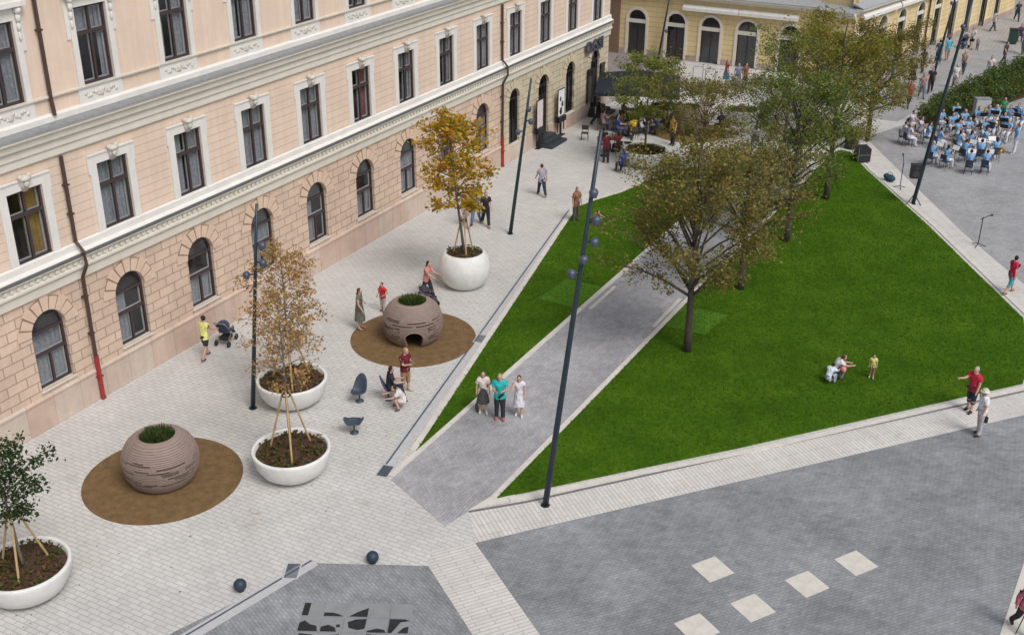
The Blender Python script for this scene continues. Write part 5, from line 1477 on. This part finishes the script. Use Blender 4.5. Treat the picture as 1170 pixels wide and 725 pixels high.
# strollers
def stroller(label, p, rz, colr, s=1.0):
    t = thing('stroller', label, 'stroller', (p[0], p[1], 0), rz, 'strollers')
    t.scale = (s,)*3
    b = MB()
    for y in (-0.24, 0.24):
        b.tube([(-0.45, y, 1.02), (-0.25, y, 0.75), (0.35, y*0.9, 0.16)], 0.016, 6); b.tube([(0.15, y, 0.72), (-0.35, y, 0.17)], 0.016, 6)
        b.tube([(-0.25, y, 0.75), (0.2, y, 0.72)], 0.014, 6)
    b.tube([(-0.45, -0.24, 1.02), (-0.45, 0.24, 1.02)], 0.02, 6); b.tube([(-0.35, -0.24, 0.17), (-0.35, 0.24, 0.17)], 0.014, 6)
    b.build('frame', M_STEEL, t)
    for x, y in ((0.36, -0.2), (0.36, 0.2), (-0.36, -0.27), (-0.36, 0.27)):
        b = MB(); b.tube([(x, y-0.025, 0.12), (x, y+0.025, 0.12)], 0.12, 16); b.build('wheel', M_DGREY, t)
    b = MB()
    b.prof([(-0.2, 0), (0.2, 0), (0.2, 0.03), (-0.2, 0.03)], 0, 0.01) if False else None
    b.add([(-0.2, -0.2, 0.52), (0.25, -0.2, 0.50), (0.25, 0.2, 0.50), (-0.2, 0.2, 0.52), (-0.38, -0.2, 0.92), (-0.38, 0.2, 0.92), (0.42, -0.16, 0.28), (0.42, 0.16, 0.28),
           (-0.2, -0.22, 0.68), (-0.2, 0.22, 0.68), (0.25, -0.22, 0.62), (0.25, 0.22, 0.62)],
          [(0, 1, 2, 3), (0, 3, 5, 4), (1, 6, 7, 2), (0, 1, 10, 8), (3, 9, 11, 2), (0, 8, 4), (3, 5, 9)])
    o = b.build('seat', cloth(colr), t); md = o.modifiers.new('s', 'SOLIDIFY'); md.thickness = 0.03; bake(o)
    b = MB(); n, m = 10, 6; vs, fs = [], []
    for i in range(m+1):
        a = R(20)+R(110)*i/m
        for k in range(n+1):
            c = -PI/2+PI*k/n
            vs.append((-0.22+0.36*math.cos(a)*math.cos(c)*1.0, 0.25*math.sin(c), 0.72+0.33*math.sin(a)*math.cos(c)))
    for i in range(m):
        for k in range(n): fs.append((i*(n+1)+k, i*(n+1)+k+1, (i+1)*(n+1)+k+1, (i+1)*(n+1)+k))
    b.add(vs, fs); o = b.build('hood', cloth(colr), t, smooth=True); md = o.modifiers.new('s', 'SOLIDIFY'); md.thickness = 0.012; bake(o)
    b = MB(); b.box(-0.28, 0.15, -0.18, 0.18, 0.22, 0.36); b.build('basket', M_DGREY, t)
stroller('dark blue stroller pushed by the woman in yellow', at2((260, 391)), R(12), (0.05, 0.055, 0.10))
stroller('dark stroller with yellow bag beside the tall globe planter', at2((490, 350)), R(-75), (0.05, 0.04, 0.06), 0.9)
stroller('grey stroller near the far end of the yellow building', at2((1100, 55)), R(160), (0.12, 0.12, 0.15))
p = at(488, 345)
t = thing('shoulder_bag', 'small bright yellow bag hanging on the dark stroller', 'bag', (p.x-0.3, p.y-0.15, 0.62), R(10))
b = MB(); b.ball((0, 0, 0.1), (0.16, 0.08, 0.13), 10, 8); b.build('bag', cloth((0.62, 0.66, 0.03)), t, smooth=True)
b = MB(); b.tube([(-0.1, 0, 0.2), (0, 0, 0.32), (0.1, 0, 0.2)], 0.01, 5, False); b.build('strap', M_DGREY, t)

# ------------------------------------------------------------------ chairs, tables, parasol
def chair_template(col, name='chair'):
    t = thing(name, 'x', 'chair', (0, 0, 0))
    b = MB(); b.box(-0.21, 0.21, -0.21, 0.21, 0.43, 0.46); b.build('seat', col, t)
    b = MB(); b.box(-0.235, -0.205, -0.2, 0.2, 0.58, 0.86); b.tube([(-0.2, -0.19, 0.45), (-0.24, -0.19, 0.88)], 0.013, 6); b.tube([(-0.2, 0.19, 0.45), (-0.24, 0.19, 0.88)], 0.013, 6); b.build('backrest', col, t)
    for x in (-0.18, 0.18):
        for y in (-0.18, 0.18):
            b = MB(); b.tube([(x, y, 0.43), (x*1.15, y*1.15, 0)], 0.013, 6); b.build('leg', M_DGREY, t)
    return t
def use(first, tpl, loc, rz, label, group):
    if first: 
        o = tpl[0]; o.location = loc; o.rotation_euler = (0, 0, rz); o['label'] = label; o['group'] = group; return o
    return copy_tree(tpl, loc=loc, rz=rz, label=label, group=group)
tc_ = tree_of(chair_template(plain('cafe_chair', (0.05, 0.045, 0.045), 0.6), 'cafe_chair'))
tb_t = thing('cafe_table', 'x', 'table', (0, 0, 0))
b = MB(); b.lathe([(0, 0.715), (0.38, 0.715), (0.39, 0.73), (0.38, 0.745), (0, 0.745)], n=24); b.build('table_top', plain('table_top', (0.11, 0.085, 0.075), 0.5), tb_t)
b = MB(); b.tube([(0, 0, 0.02), (0, 0, 0.715)], 0.03, 8); b.build('pedestal', M_DGREY, tb_t)
b = MB(); b.lathe([(0, 0), (0.24, 0), (0.24, 0.02), (0, 0.03)], n=20); b.build('base', M_DGREY, tb_t)
tt_ = tree_of(tb_t)
tabs = [((702, 172), 'leftmost cafe table in front, where people in black sit'), ((718, 155), 'cafe table in the middle of the seated guests'), ((700, 148), 'cafe table nearest the cafe door steps'),
        ((742, 152), 'cafe table beside the guest in bright yellow'), ((722, 138), 'cafe table under the near edge of the dark parasol'), ((752, 140), 'cafe table under the far side of the dark parasol')]
seatcol = [(0.025, 0.025, 0.03), (0.30, 0.06, 0.06), (0.05, 0.08, 0.25), (0.60, 0.42, 0.02), (0.28, 0.20, 0.2), (0.12, 0.05, 0.05), (0.45, 0.45, 0.5), (0.04, 0.05, 0.09), (0.30, 0.16, 0.14), (0.08, 0.02, 0.02), (0.2, 0.25, 0.35), (0.03, 0.03, 0.03)]
cn = ['black', 'dark red', 'deep blue', 'bright yellow', 'greyish pink', 'brown', 'pale grey', 'navy', 'reddish', 'maroon', 'dusty blue', 'charcoal']
words = ['leftmost front table', 'middle table', 'table nearest the door steps', 'table by the planter', 'table under the near parasol edge', 'table under the far parasol side']
side_w = ['left side', 'near side', 'right side']
ci, pi_ = 0, 0
for ti, (q, lab) in enumerate(tabs):
    p = at(*q)
    use(ti == 0, tt_, (p.x, p.y, 0), 0.3*ti, lab, 'cafe tables')
    for k in range(3):
        a = YAW+PI/2+ (0.2, 1.75, 3.3)[k] + ti*0.13
        c = Vector((p.x+0.78*math.cos(a), p.y+0.78*math.sin(a), 0))
        use(ci == 0, tc_, tuple(c), a+PI, 'dark cafe chair at the %s of the %s' % (side_w[k], words[ti]), 'cafe chairs'); ci += 1
        if (ti*3+k) % 3 != 2 and pi_ < 12:
            person('%s clothed guest on the %s of the %s' % (cn[pi_], side_w[k], words[ti]), (c.x-0.02*math.cos(a), c.y-0.02*math.sin(a)), a+PI, (SIT, SITP, SITB)[pi_ % 3], seatcol[pi_], (0.04, 0.04, 0.06) if pi_ % 2 else (0.1, 0.1, 0.16),
                   hair=('dark', 'brown', 'dark')[pi_ % 3], hairlen=(0, 0.12, 0.05)[pi_ % 3], female=pi_ % 2 == 1, group='guests at the cafe tables', z=0.0); pi_ += 1
p = at(668, 160)
use(False, tc_, (p.x, p.y, 0), R(200), 'empty cafe chair closest to the wall left of the tables', 'cafe chairs')
p = at(712, 198)
person('person in bright blue seated apart in front of the cafe tables', (p.x, p.y), R(60), SIT, (0.02, 0.06, 0.30), (0.03, 0.03, 0.06), hair='brown', hairlen=0.1, female=True)
use(False, tc_, (p.x, p.y, 0), R(60), 'cafe chair under the person in bright blue', 'cafe chairs')
p = at(823, 153); use(False, tc_, (p.x, p.y, 0), AW+R(20), 'chair under the person in black behind green leaves', 'cafe chairs')
p = at(1165, 47); use(False, tc_, (p.x, p.y, 0), PI, 'chair under the person in purple at the right edge', 'cafe chairs')
# parasol
pc = at(727, 143)
t = thing('parasol', 'large dark navy square parasol over the cafe tables', 'parasol', (pc.x, pc.y, 0), R(20))
b = MB(); b.tube([(0, 0, 0.05), (0, 0, 3.5)], 0.035, 10); b.build('mast', M_DGREY, t)
b = MB(); b.box(-0.35, 0.35, -0.35, 0.35, 0, 0.08); b.build('base', M_DGREY, t)
hw = 2.55
rim = []
for k in range(8):
    a = PI/4*k+PI/4; r = hw*math.sqrt(2) if k % 2 == 0 else hw
    rim.append((r*math.cos(a), r*math.sin(a), 2.62+(0 if k % 2 == 0 else 0.10)))
b = MB(); b.add([(0, 0, 3.5)]+rim+[(x, y, z-0.22) for x, y, z in rim], [(0, 1+k, 1+(k+1) % 8) for k in range(8)]+[(1+k, 9+k, 9+(k+1) % 8, 1+(k+1) % 8) for k in range(8)])
o = b.build('canopy', M_NAVYC, t); md = o.modifiers.new('s', 'SOLIDIFY'); md.thickness = 0.012; bake(o)
for x, y, z in rim:
    b = MB(); b.tube([(0, 0, 3.40), (x*0.98, y*0.98, z-0.04)], 0.012, 5); b.build('rib', M_STEEL, t)

# ------------------------------------------------------------------ band
bg_t = 'musicians of the seated band'
LB = (0.20, 0.38, 0.62)
fp = lambda x, y, dz=0.72: Vector((*at(1030+x/5.18, 90+y/5.18, dz).xy, 0))
band_c = fp(400, 330)
mem = [(155, 320, 'at the left end, seen from the side'), (222, 352, 'leaning in beside the one at the left end'), (180, 440, 'in front of the lamp post'), (265, 460, 'with broad back, left in the nearest row'),
       (405, 490, 'with back to camera in the middle of the nearest row'), (500, 490, 'with back to camera, nearest of all'), (560, 415, 'at the right end of the nearest row'), (470, 425, 'just behind the nearest one'),
       (375, 425, 'behind the middle of the nearest row'), (335, 372, 'holding music left of the centre'), (392, 292, 'in the centre of the second row'), (328, 302, 'left of centre in the second row'),
       (232, 240, 'next to the hedge at the left'), (322, 200, 'in the back row closest to the hedge'), (368, 243, 'in the back row left of the pale cabinet'), (405, 372, 'bending over the centre stand'),
       (490, 296, 'third from the right in the middle row'), (543, 283, 'second from the right in the middle row'), (450, 225, 'right in front of the pale cabinet'), (518, 212, 'in the back row right of the cabinet'),
       (560, 215, 'fourth from the right in the back row'), (605, 258, 'at the right side of the middle row'), (632, 300, 'beside the conductor on the left'), (640, 215, 'third from the right in the back row'),
       (690, 205, 'second from the right in the back row'), (715, 235, 'cut by the right edge of the photo'), (295, 262, 'between lamp post and second row'), (490, 350, 'facing the camera near the centre'),
       (60, 250, 'in the pale group near the lawn tip, at the back'), (12, 315, 'in the pale group near the lawn tip, half hidden by leaves'), (42, 330, 'in the pale group, nearest the camera'), (105, 285, 'in the pale group, closest to the band')]
tch = tree_of(chair_template(plain('band_chair', (0.03, 0.035, 0.05), 0.5), 'band_chair'))
def stand_template():
    t = thing('music_stand', 'x', 'music stand')
    b = MB(); b.tube([(0, 0, 0.25), (0, 0, 1.0)], 0.012, 6)
    for k in range(3):
        a = k*2*PI/3; b.tube([(0, 0, 0.3), (0.28*math.cos(a), 0.28*math.sin(a), 0.0)], 0.01, 5)
    b.build('tripod', M_DGREY, t)
    b = MB(); b.add([(-0.05, -0.25, 0.95), (-0.05, 0.25, 0.95), (0.10, 0.25, 1.22), (0.10, -0.25, 1.22)], [(0, 1, 2, 3)])
    o = b.build('desk', M_DGREY, t); md = o.modifiers.new('s', 'SOLIDIFY'); md.thickness = 0.012; bake(o)
    b = MB(); b.add([(-0.055, -0.22, 0.975), (-0.055, 0.22, 0.975), (0.075, 0.22, 1.205), (0.075, -0.22, 1.205)], [(0, 1, 2, 3)]); 
    o = b.build('sheet_music', M_PAPER, t); o.location = (-0.015, 0, 0.01)
    return t
tst = tree_of(stand_template())
cond = at(1158, 176)
rnd = random.Random(9)
for k, (x, y, lab) in enumerate(mem):
    p = fp(x, y)
    if k >= 28: tgt = band_c
    else: tgt = Vector((band_c.x*0.55+cond.x*0.45, band_c.y*0.55+cond.y*0.45, 0))
    d = tgt-p
    rz = math.atan2(d.y, d.x)+rnd.uniform(-0.25, 0.25)
    if d.length < 1.2: rz = math.atan2(cond.y-p.y, cond.x-p.x)
    col = tuple(v*rnd.uniform(0.85, 1.15) for v in LB) if k < 28 else (0.50, 0.50, 0.62)
    person('%s musician %s' % ('light blue shirted' if k < 28 else 'whitish clothed', lab), (p.x, p.y), rz, (SIT, SITP)[k % 2], LB if k < 28 else (0.50, 0.50, 0.62), (0.62, 0.62, 0.66), (0.5, 0.5, 0.52),
           hair=rnd.choice(('dark', 'brown', 'dark', 'grey')), hairlen=0.1 if k % 3 == 0 else 0, female=k % 3 == 0, group=bg_t, legs='long')
    use(k == 0, tch, (p.x, p.y, 0), rz, 'dark chair of musician '+lab, 'chairs of the band')
    if k % 4 != 3 or k < 8:
        s = p+Vector((math.cos(rz), math.sin(rz), 0))*0.78
        use(k == 0, tst, tuple(s), rz, 'music stand of musician '+lab, 'music stands of the band')
person('conductor standing in light blue shirt and white trousers facing the band', (cond.x, cond.y), R(110), PHONE, LB, (0.64, 0.64, 0.66), (0.6, 0.6, 0.6), hair='dark')
person('person in green shirt standing behind the band near the hedge', at2((1143, 141)), TO, HOLD, (0.02, 0.22, 0.09), DK, hair='dark', scale=0.95)
# golden horns for a few
M_BRASS = plain('brass', (0.62, 0.42, 0.10), 0.25, 1.0, var=0.05)
def horn(label, p, rz):
    t = thing('brass_horn', label, 'horn', (p.x, p.y, 0.75), rz, 'horns of the band')
    b = MB(); b.tube([(0, 0, 0), (0.12, 0.02, 0.18), (0.05, 0.05, 0.38), (-0.08, 0.05, 0.42), (-0.1, 0.03, 0.25)], 0.025, 8); b.build('tubing', M_BRASS, t, smooth=True)
    b = MB(); b.tube([(0.05, 0.05, 0.38), (0.12, 0.08, 0.5), (0.2, 0.12, 0.58)], [0.03, 0.06, 0.16], 14, False); b.build('bell', M_BRASS, t, smooth=True)
for (x, y, lab) in ((450, 225, 'brass horn in front of the pale cabinet'), (560, 300, 'brass horn in the middle row of the band'), (545, 470, 'brass horn low beside the nearest musicians')):
    p = fp(x+20, y+10); horn(lab, p, rnd.uniform(0, 6))
# cabinet
p = at(1118, 142)
t = thing('cabinet', 'pale grey cabinet standing behind the band at the hedge', 'cabinet', (p.x, p.y, 0), YAW)
b = MB(); b.box(-0.25, 0.25, -0.46, 0.46, 0.08, 1.65); b.build('body', plain('cabinet_grey', (0.42, 0.43, 0.43), 0.5, var=0.05), t)
b = MB(); b.box(-0.258, -0.252, -0.42, -0.01, 0.14, 1.58); b.box(-0.258, -0.252, 0.01, 0.42, 0.14, 1.58); b.build('door', plain('cabinet_door', (0.44, 0.45, 0.45), 0.5, var=0.05), t)
b = MB(); b.box(-0.27, 0.27, -0.48, 0.48, 1.652, 1.70); b.box(-0.22, 0.22, -0.43, 0.43, 0, 0.078); b.build('top', M_FLASH, t)
# equipment near the lawn tip
p = at(984, 184)
t = thing('equipment_case', 'black wheeled equipment case at the tip of the lawn', 'case', (p.x, p.y, 0), R(30))
b = MB(); b.box(-0.45, 0.45, -0.35, 0.35, 0.1, 0.85); b.build('case', M_DGREY, t)
b = MB()
for x in (-0.46, 0.44):
    for y in (-0.36, 0.34): b.box(x, x+0.02, y, y+0.02, 0.08, 0.87)
b.box(-0.47, 0.47, -0.37, 0.37, 0.48, 0.50); b.build('edges', M_STEEL, t)
for x in (-0.35, 0.35):
    for y in (-0.27, 0.27):
        b = MB(); b.tube([(x, y-0.02, 0.05), (x, y+0.02, 0.05)], 0.05, 10); b.build('wheel', M_STEEL, t)
p = at(970, 172)
t = thing('equipment_case', 'tall black case with teal lid beside the lawn tip', 'case', (p.x+0.5, p.y, 0), R(-10))
b = MB(); b.box(-0.35, 0.35, -0.3, 0.3, 0.06, 1.1); b.build('case', M_DGREY, t)
b = MB(); b.box(-0.36, 0.36, -0.31, 0.31, 1.102, 1.2); b.build('lid', plain('case_lid', (0.10, 0.17, 0.17), 0.5), t)
b = MB(); b.box(-0.3, 0.3, -0.25, 0.25, 0.0, 0.058); b.build('foot', M_DGREY, t)
p = at(1016, 207)
t = thing('duffel_bag', 'dark teal bag lying on the border paving by a microphone stand', 'bag', (p.x, p.y, 0), R(60))
b = MB(); b.ball((0, 0, 0.19), (0.36, 0.24, 0.19), 14, 8); b.ball((0.2, 0.05, 0.26), (0.16, 0.18, 0.15), 10, 6); b.build('bag', plain('bag_teal', (0.02, 0.06, 0.09), 0.8), t, smooth=True)
b = MB(); b.tube([(-0.2, 0, 0.36), (-0.1, 0, 0.5), (0.1, 0, 0.5), (0.2, 0, 0.38)], 0.015, 5, False); b.build('handle', M_DGREY, t)
def mic(label, q, rz):
    p = at(*q)
    t = thing('microphone_stand', label, 'microphone stand', (p.x, p.y, 0), rz, 'microphone stands')
    b = MB(); b.tube([(0, 0, 0.12), (0, 0, 1.45)], 0.022, 8); b.build('pole', M_DGREY, t)
    for k in range(3):
        a = k*2*PI/3; b = MB(); b.tube([(0, 0, 0.14), (0.36*math.cos(a), 0.36*math.sin(a), 0.012)], 0.018, 6); b.build('leg', M_DGREY, t)
    b = MB(); b.tube([(0.12, 0, 1.32), (-0.38, 0, 1.68)], 0.018, 6); b.build('boom', M_DGREY, t)
    b = MB(); b.tube([(-0.36, 0, 1.66), (-0.50, 0, 1.74)], [0.02, 0.045], 10); b.ball((-0.51, 0, 1.745), 0.05, 10, 6); b.build('microphone', M_DGREY, t)
mic('microphone stand alone on the right border paving', (1117, 281), R(50))
mic('microphone stand next to the dark teal bag', (1028, 215), R(200))
# bin
p = at(1156, 50)
t = thing('litter_bin', 'dark green litter bin at the upper right', 'bin', (p.x, p.y, 0), 0.2)
b = MB(); b.box(-0.3, 0.3, -0.32, 0.32, 0.06, 1.15); b.build('body', plain('bin_green', (0.02, 0.05, 0.045), 0.5), t)
b = MB(); b.box(-0.33, 0.33, -0.35, 0.35, 1.152, 1.22); b.box(-0.25, 0.25, -0.27, 0.27, 0, 0.058); b.build('lid', M_DGREY, t)
# bike rails before the yellow windows
for q, lab in (((797, 90), 'left one of two thin metal rails before the yellow shop windows'), ((811, 93), 'right one of two thin metal rails before the yellow shop windows')):
    p = at(*q); t = thing('bike_rail', lab, 'rail', (p.x, p.y, 0), 0.3, 'metal rails by the yellow building')
    b = MB(); b.tube([(0, -0.35, 0), (0, -0.35, 0.8), (0, -0.28, 0.88), (0, 0.28, 0.88), (0, 0.35, 0.8), (0, 0.35, 0)], 0.025, 8); b.build('hoop', M_STEEL, t, smooth=True)
    b = MB(); b.box(-0.06, 0.06, -0.41, -0.29, 0, 0.012); b.box(-0.06, 0.06, 0.29, 0.41, 0, 0.012); b.build('feet', M_STEEL, t)

# ------------------------------------------------------------------ hedge
hp = [(74.3, -18.9), (79.0, -19.2), (87.0, -21.3), (96.0, -23.6), (100, -26.5), (96, -27.6), (86.5, -25.0), (79.5, -22.3), (74.6, -20.2)]
t = thing('hedge', 'long low hedge of mixed green shrubs behind the band', 'hedge', (74.5, -19.5, 0))
def inside(x, y, P):
    c = False; n = len(P)
    for i in range(n):
        (x1, y1), (x2, y2) = P[i], P[(i+1) % n]
        if (y1 > y) != (y2 > y) and x < (x2-x1)*(y-y1)/(y2-y1)+x1: c = not c
    return c
b = MB(); rnd = random.Random(12); cnt = 0
while cnt < 3600:
    x, y = rnd.uniform(73, 101), rnd.uniform(-28, -18)
    if not inside(x, y, hp): continue
    cnt += 1
    h = 0.55+0.5*mnoise.noise(Vector((x*0.8, y*0.8, 0)))+0.35
    leaf_quads(b, Vector((x-74.5, y+19.5, rnd.random()**0.6*h+0.1)), 8, 0.25, 0.085, rnd)
b.build('foliage', L_HEDGE, t)
b = MB()
for k in range(60):
    x, y = rnd.uniform(74, 99), rnd.uniform(-27, -19)
    if inside(x, y, hp): b.tube([(x-74.5, y+19.5, 0), (x-74.5+rnd.uniform(-.2, .2), y+19.5+rnd.uniform(-.2, .2), 0.8)], [0.03, 0.01], 5)
b.build('stems', M_BARK, t)
bd = sheet('planting_bed', hp, M_SOIL, 0.02, 0, thick=0.02)
# lane beyond the hedge and its pale dividing strip
sheet('lane', [(82.5, -14.9), (88, -16.6), (97.4, -18.6), (101, -21.5), (97, -23.2), (87.5, -20.6), (79, -18.6), (74.5, -17.9), (74.5, -16.3), (80, -15.0)], M_GREYL, 0.006, R(-12))
# fallen leaves
b = MB(); rnd = random.Random(77)
for k in range(380):
    c = rnd.choice((c1, c2, gl, c3, (30, -7, 0), (37, -7, 0)))
    a, r = rnd.uniform(0, 2*PI), abs(rnd.gauss(0, 2.2))+0.8
    x, y = c[0]+r*math.cos(a), c[1]+r*math.sin(a)
    if y > -0.3: continue
    s = rnd.uniform(0.02, 0.038); q = rnd.uniform(0, 6)
    dx, dy = s*math.cos(q), s*math.sin(q)
    b.add([(x-dx, y-dy, 0.022), (x-dy*.6, y+dx*.6, 0.026), (x+dx, y+dy, 0.022), (x+dy*.6, y-dx*.6, 0.030)], [(0, 1, 2, 3)])
for k in range(160):
    x, y = rnd.uniform(33, 60), rnd.uniform(-22, -13)
    s = rnd.uniform(0.03, 0.05); q = rnd.uniform(0, 6); dx, dy = s*math.cos(q), s*math.sin(q)
    b.add([(x-dx, y-dy, 0.062), (x-dy*.6, y+dx*.6, 0.066), (x+dx, y+dy, 0.062), (x+dy*.6, y-dx*.6, 0.07)], [(0, 1, 2, 3)])
o = b.build('fallen_leaves', L_FALL); o['kind'] = 'stuff'

# short grass blades over the lawns, soft ragged edge
M_BLADE = leafmat('leaves_blades', [(0.0, (0.045, 0.105, 0.005)), (0.5, (0.062, 0.138, 0.006)), (0.93, (0.085, 0.17, 0.010)), (1, (0.14, 0.19, 0.03))], 0.8)
b = MB(); rnd = random.Random(5)
for L, n in ((LAWN_W, 14000), (LAWN_E, 52000)):
    xs, ys = [p[0] for p in L], [p[1] for p in L]; k = 0
    while k < n:
        x, y = rnd.uniform(min(xs), max(xs)), rnd.uniform(min(ys), max(ys))
        if not inside(x, y, L): continue
        k += 1
        q = rnd.uniform(0, 6.28); s_ = 0.022; h = rnd.uniform(0.03, 0.065); dx, dy = s_*math.cos(q), s_*math.sin(q)
        tx, ty = rnd.gauss(0, 0.03), rnd.gauss(0, 0.03)
        i = len(b.v); b.v += [Vector((x-dx, y-dy, 0.045)), Vector((x+dx, y+dy, 0.045)), Vector((x+tx, y+ty, 0.05+h))]; b.f.append((i, i+1, i+2)); b.mi.append(0)
o = b.build('grass', M_BLADE); o['kind'] = 'stuff'

more = [((872, 150), 'dark red', (0.22, 0.04, 0.04), SIT, 60), ((888, 160), 'white', (0.62, 0.60, 0.60), SITP, 120), ((903, 168), 'navy', (0.03, 0.04, 0.10), SIT, 200), ((862, 168), 'grey', (0.25, 0.25, 0.27), SITB, 20),
        ((918, 150), 'brown', (0.20, 0.11, 0.07), SIT, 170), ((905, 135), 'pale blue', (0.32, 0.40, 0.52), SITP, 250), ((880, 135), 'black', (0.03, 0.03, 0.03), SIT, 300)]
for k, (q, cn_, c_, ps, rz) in enumerate(more):
    p = at(*q)
    person('%s clothed visitor seated behind the leaves of the lawn trees' % cn_, (p.x, p.y), R(rz), ps, c_, (0.06, 0.06, 0.09), hair=('dark', 'brown')[k % 2], hairlen=0.1*(k % 2), female=k % 2 == 1, group='visitors seated behind the lawn trees')
    use(False, tc_, (p.x, p.y, 0), R(rz), 'chair under the %s clothed visitor behind the lawn trees' % cn_, 'cafe chairs')
for k, (q, lab) in enumerate((((692, 186), 'standing guest in maroon at the near end of the cafe tables'), ((768, 166), 'standing guest in mustard beside the far planter of the cafe'), ((682, 143), 'waiter in black beside the cafe door steps'))):
    person(lab, at2(q), R(40+k*120), (HOLD, STAND, WALK)[k], ((0.16, 0.02, 0.04), (0.42, 0.28, 0.04), (0.02, 0.02, 0.022))[k], (0.03, 0.03, 0.04), hair='dark', female=k == 1, hairlen=0.1*(k == 1))
for k, (q, lab) in enumerate((((690, 178), 'cafe table at the near left corner beside a standing guest'), ((884, 149), 'cafe table of the visitors behind the lawn trees'))):
    p = at(*q); use(False, tt_, (p.x, p.y, 0), 0.4*k, lab, 'cafe tables')

walk = [((1012, 84), 'man in grey coat walking near the yellow corner', (0.20, 0.20, 0.22)), ((1018, 100), 'woman in teal walking left of the upper right group', (0.03, 0.16, 0.18)), ((1100, 84), 'walker in beige between the lamp post and the far stroller', (0.42, 0.35, 0.27)),
        ((1146, 74), 'walker in dark clothes near the hedge and the litter bin', (0.05, 0.05, 0.07)), ((1134, 36), 'distant walker in white along the yellow building', (0.6, 0.6, 0.6)), ((1168, 62), 'person in blue cut by the right edge near the litter bin', (0.06, 0.12, 0.3))]
for k, (q, lab, c_) in enumerate(walk):
    person(lab, at2(q), R(30+k*70), (WALK, WALK2)[k % 2], c_, (0.07, 0.07, 0.10), hair=('dark', 'brown', 'grey')[k % 3], hairlen=0.1*(k % 2), female=k % 2 == 1)
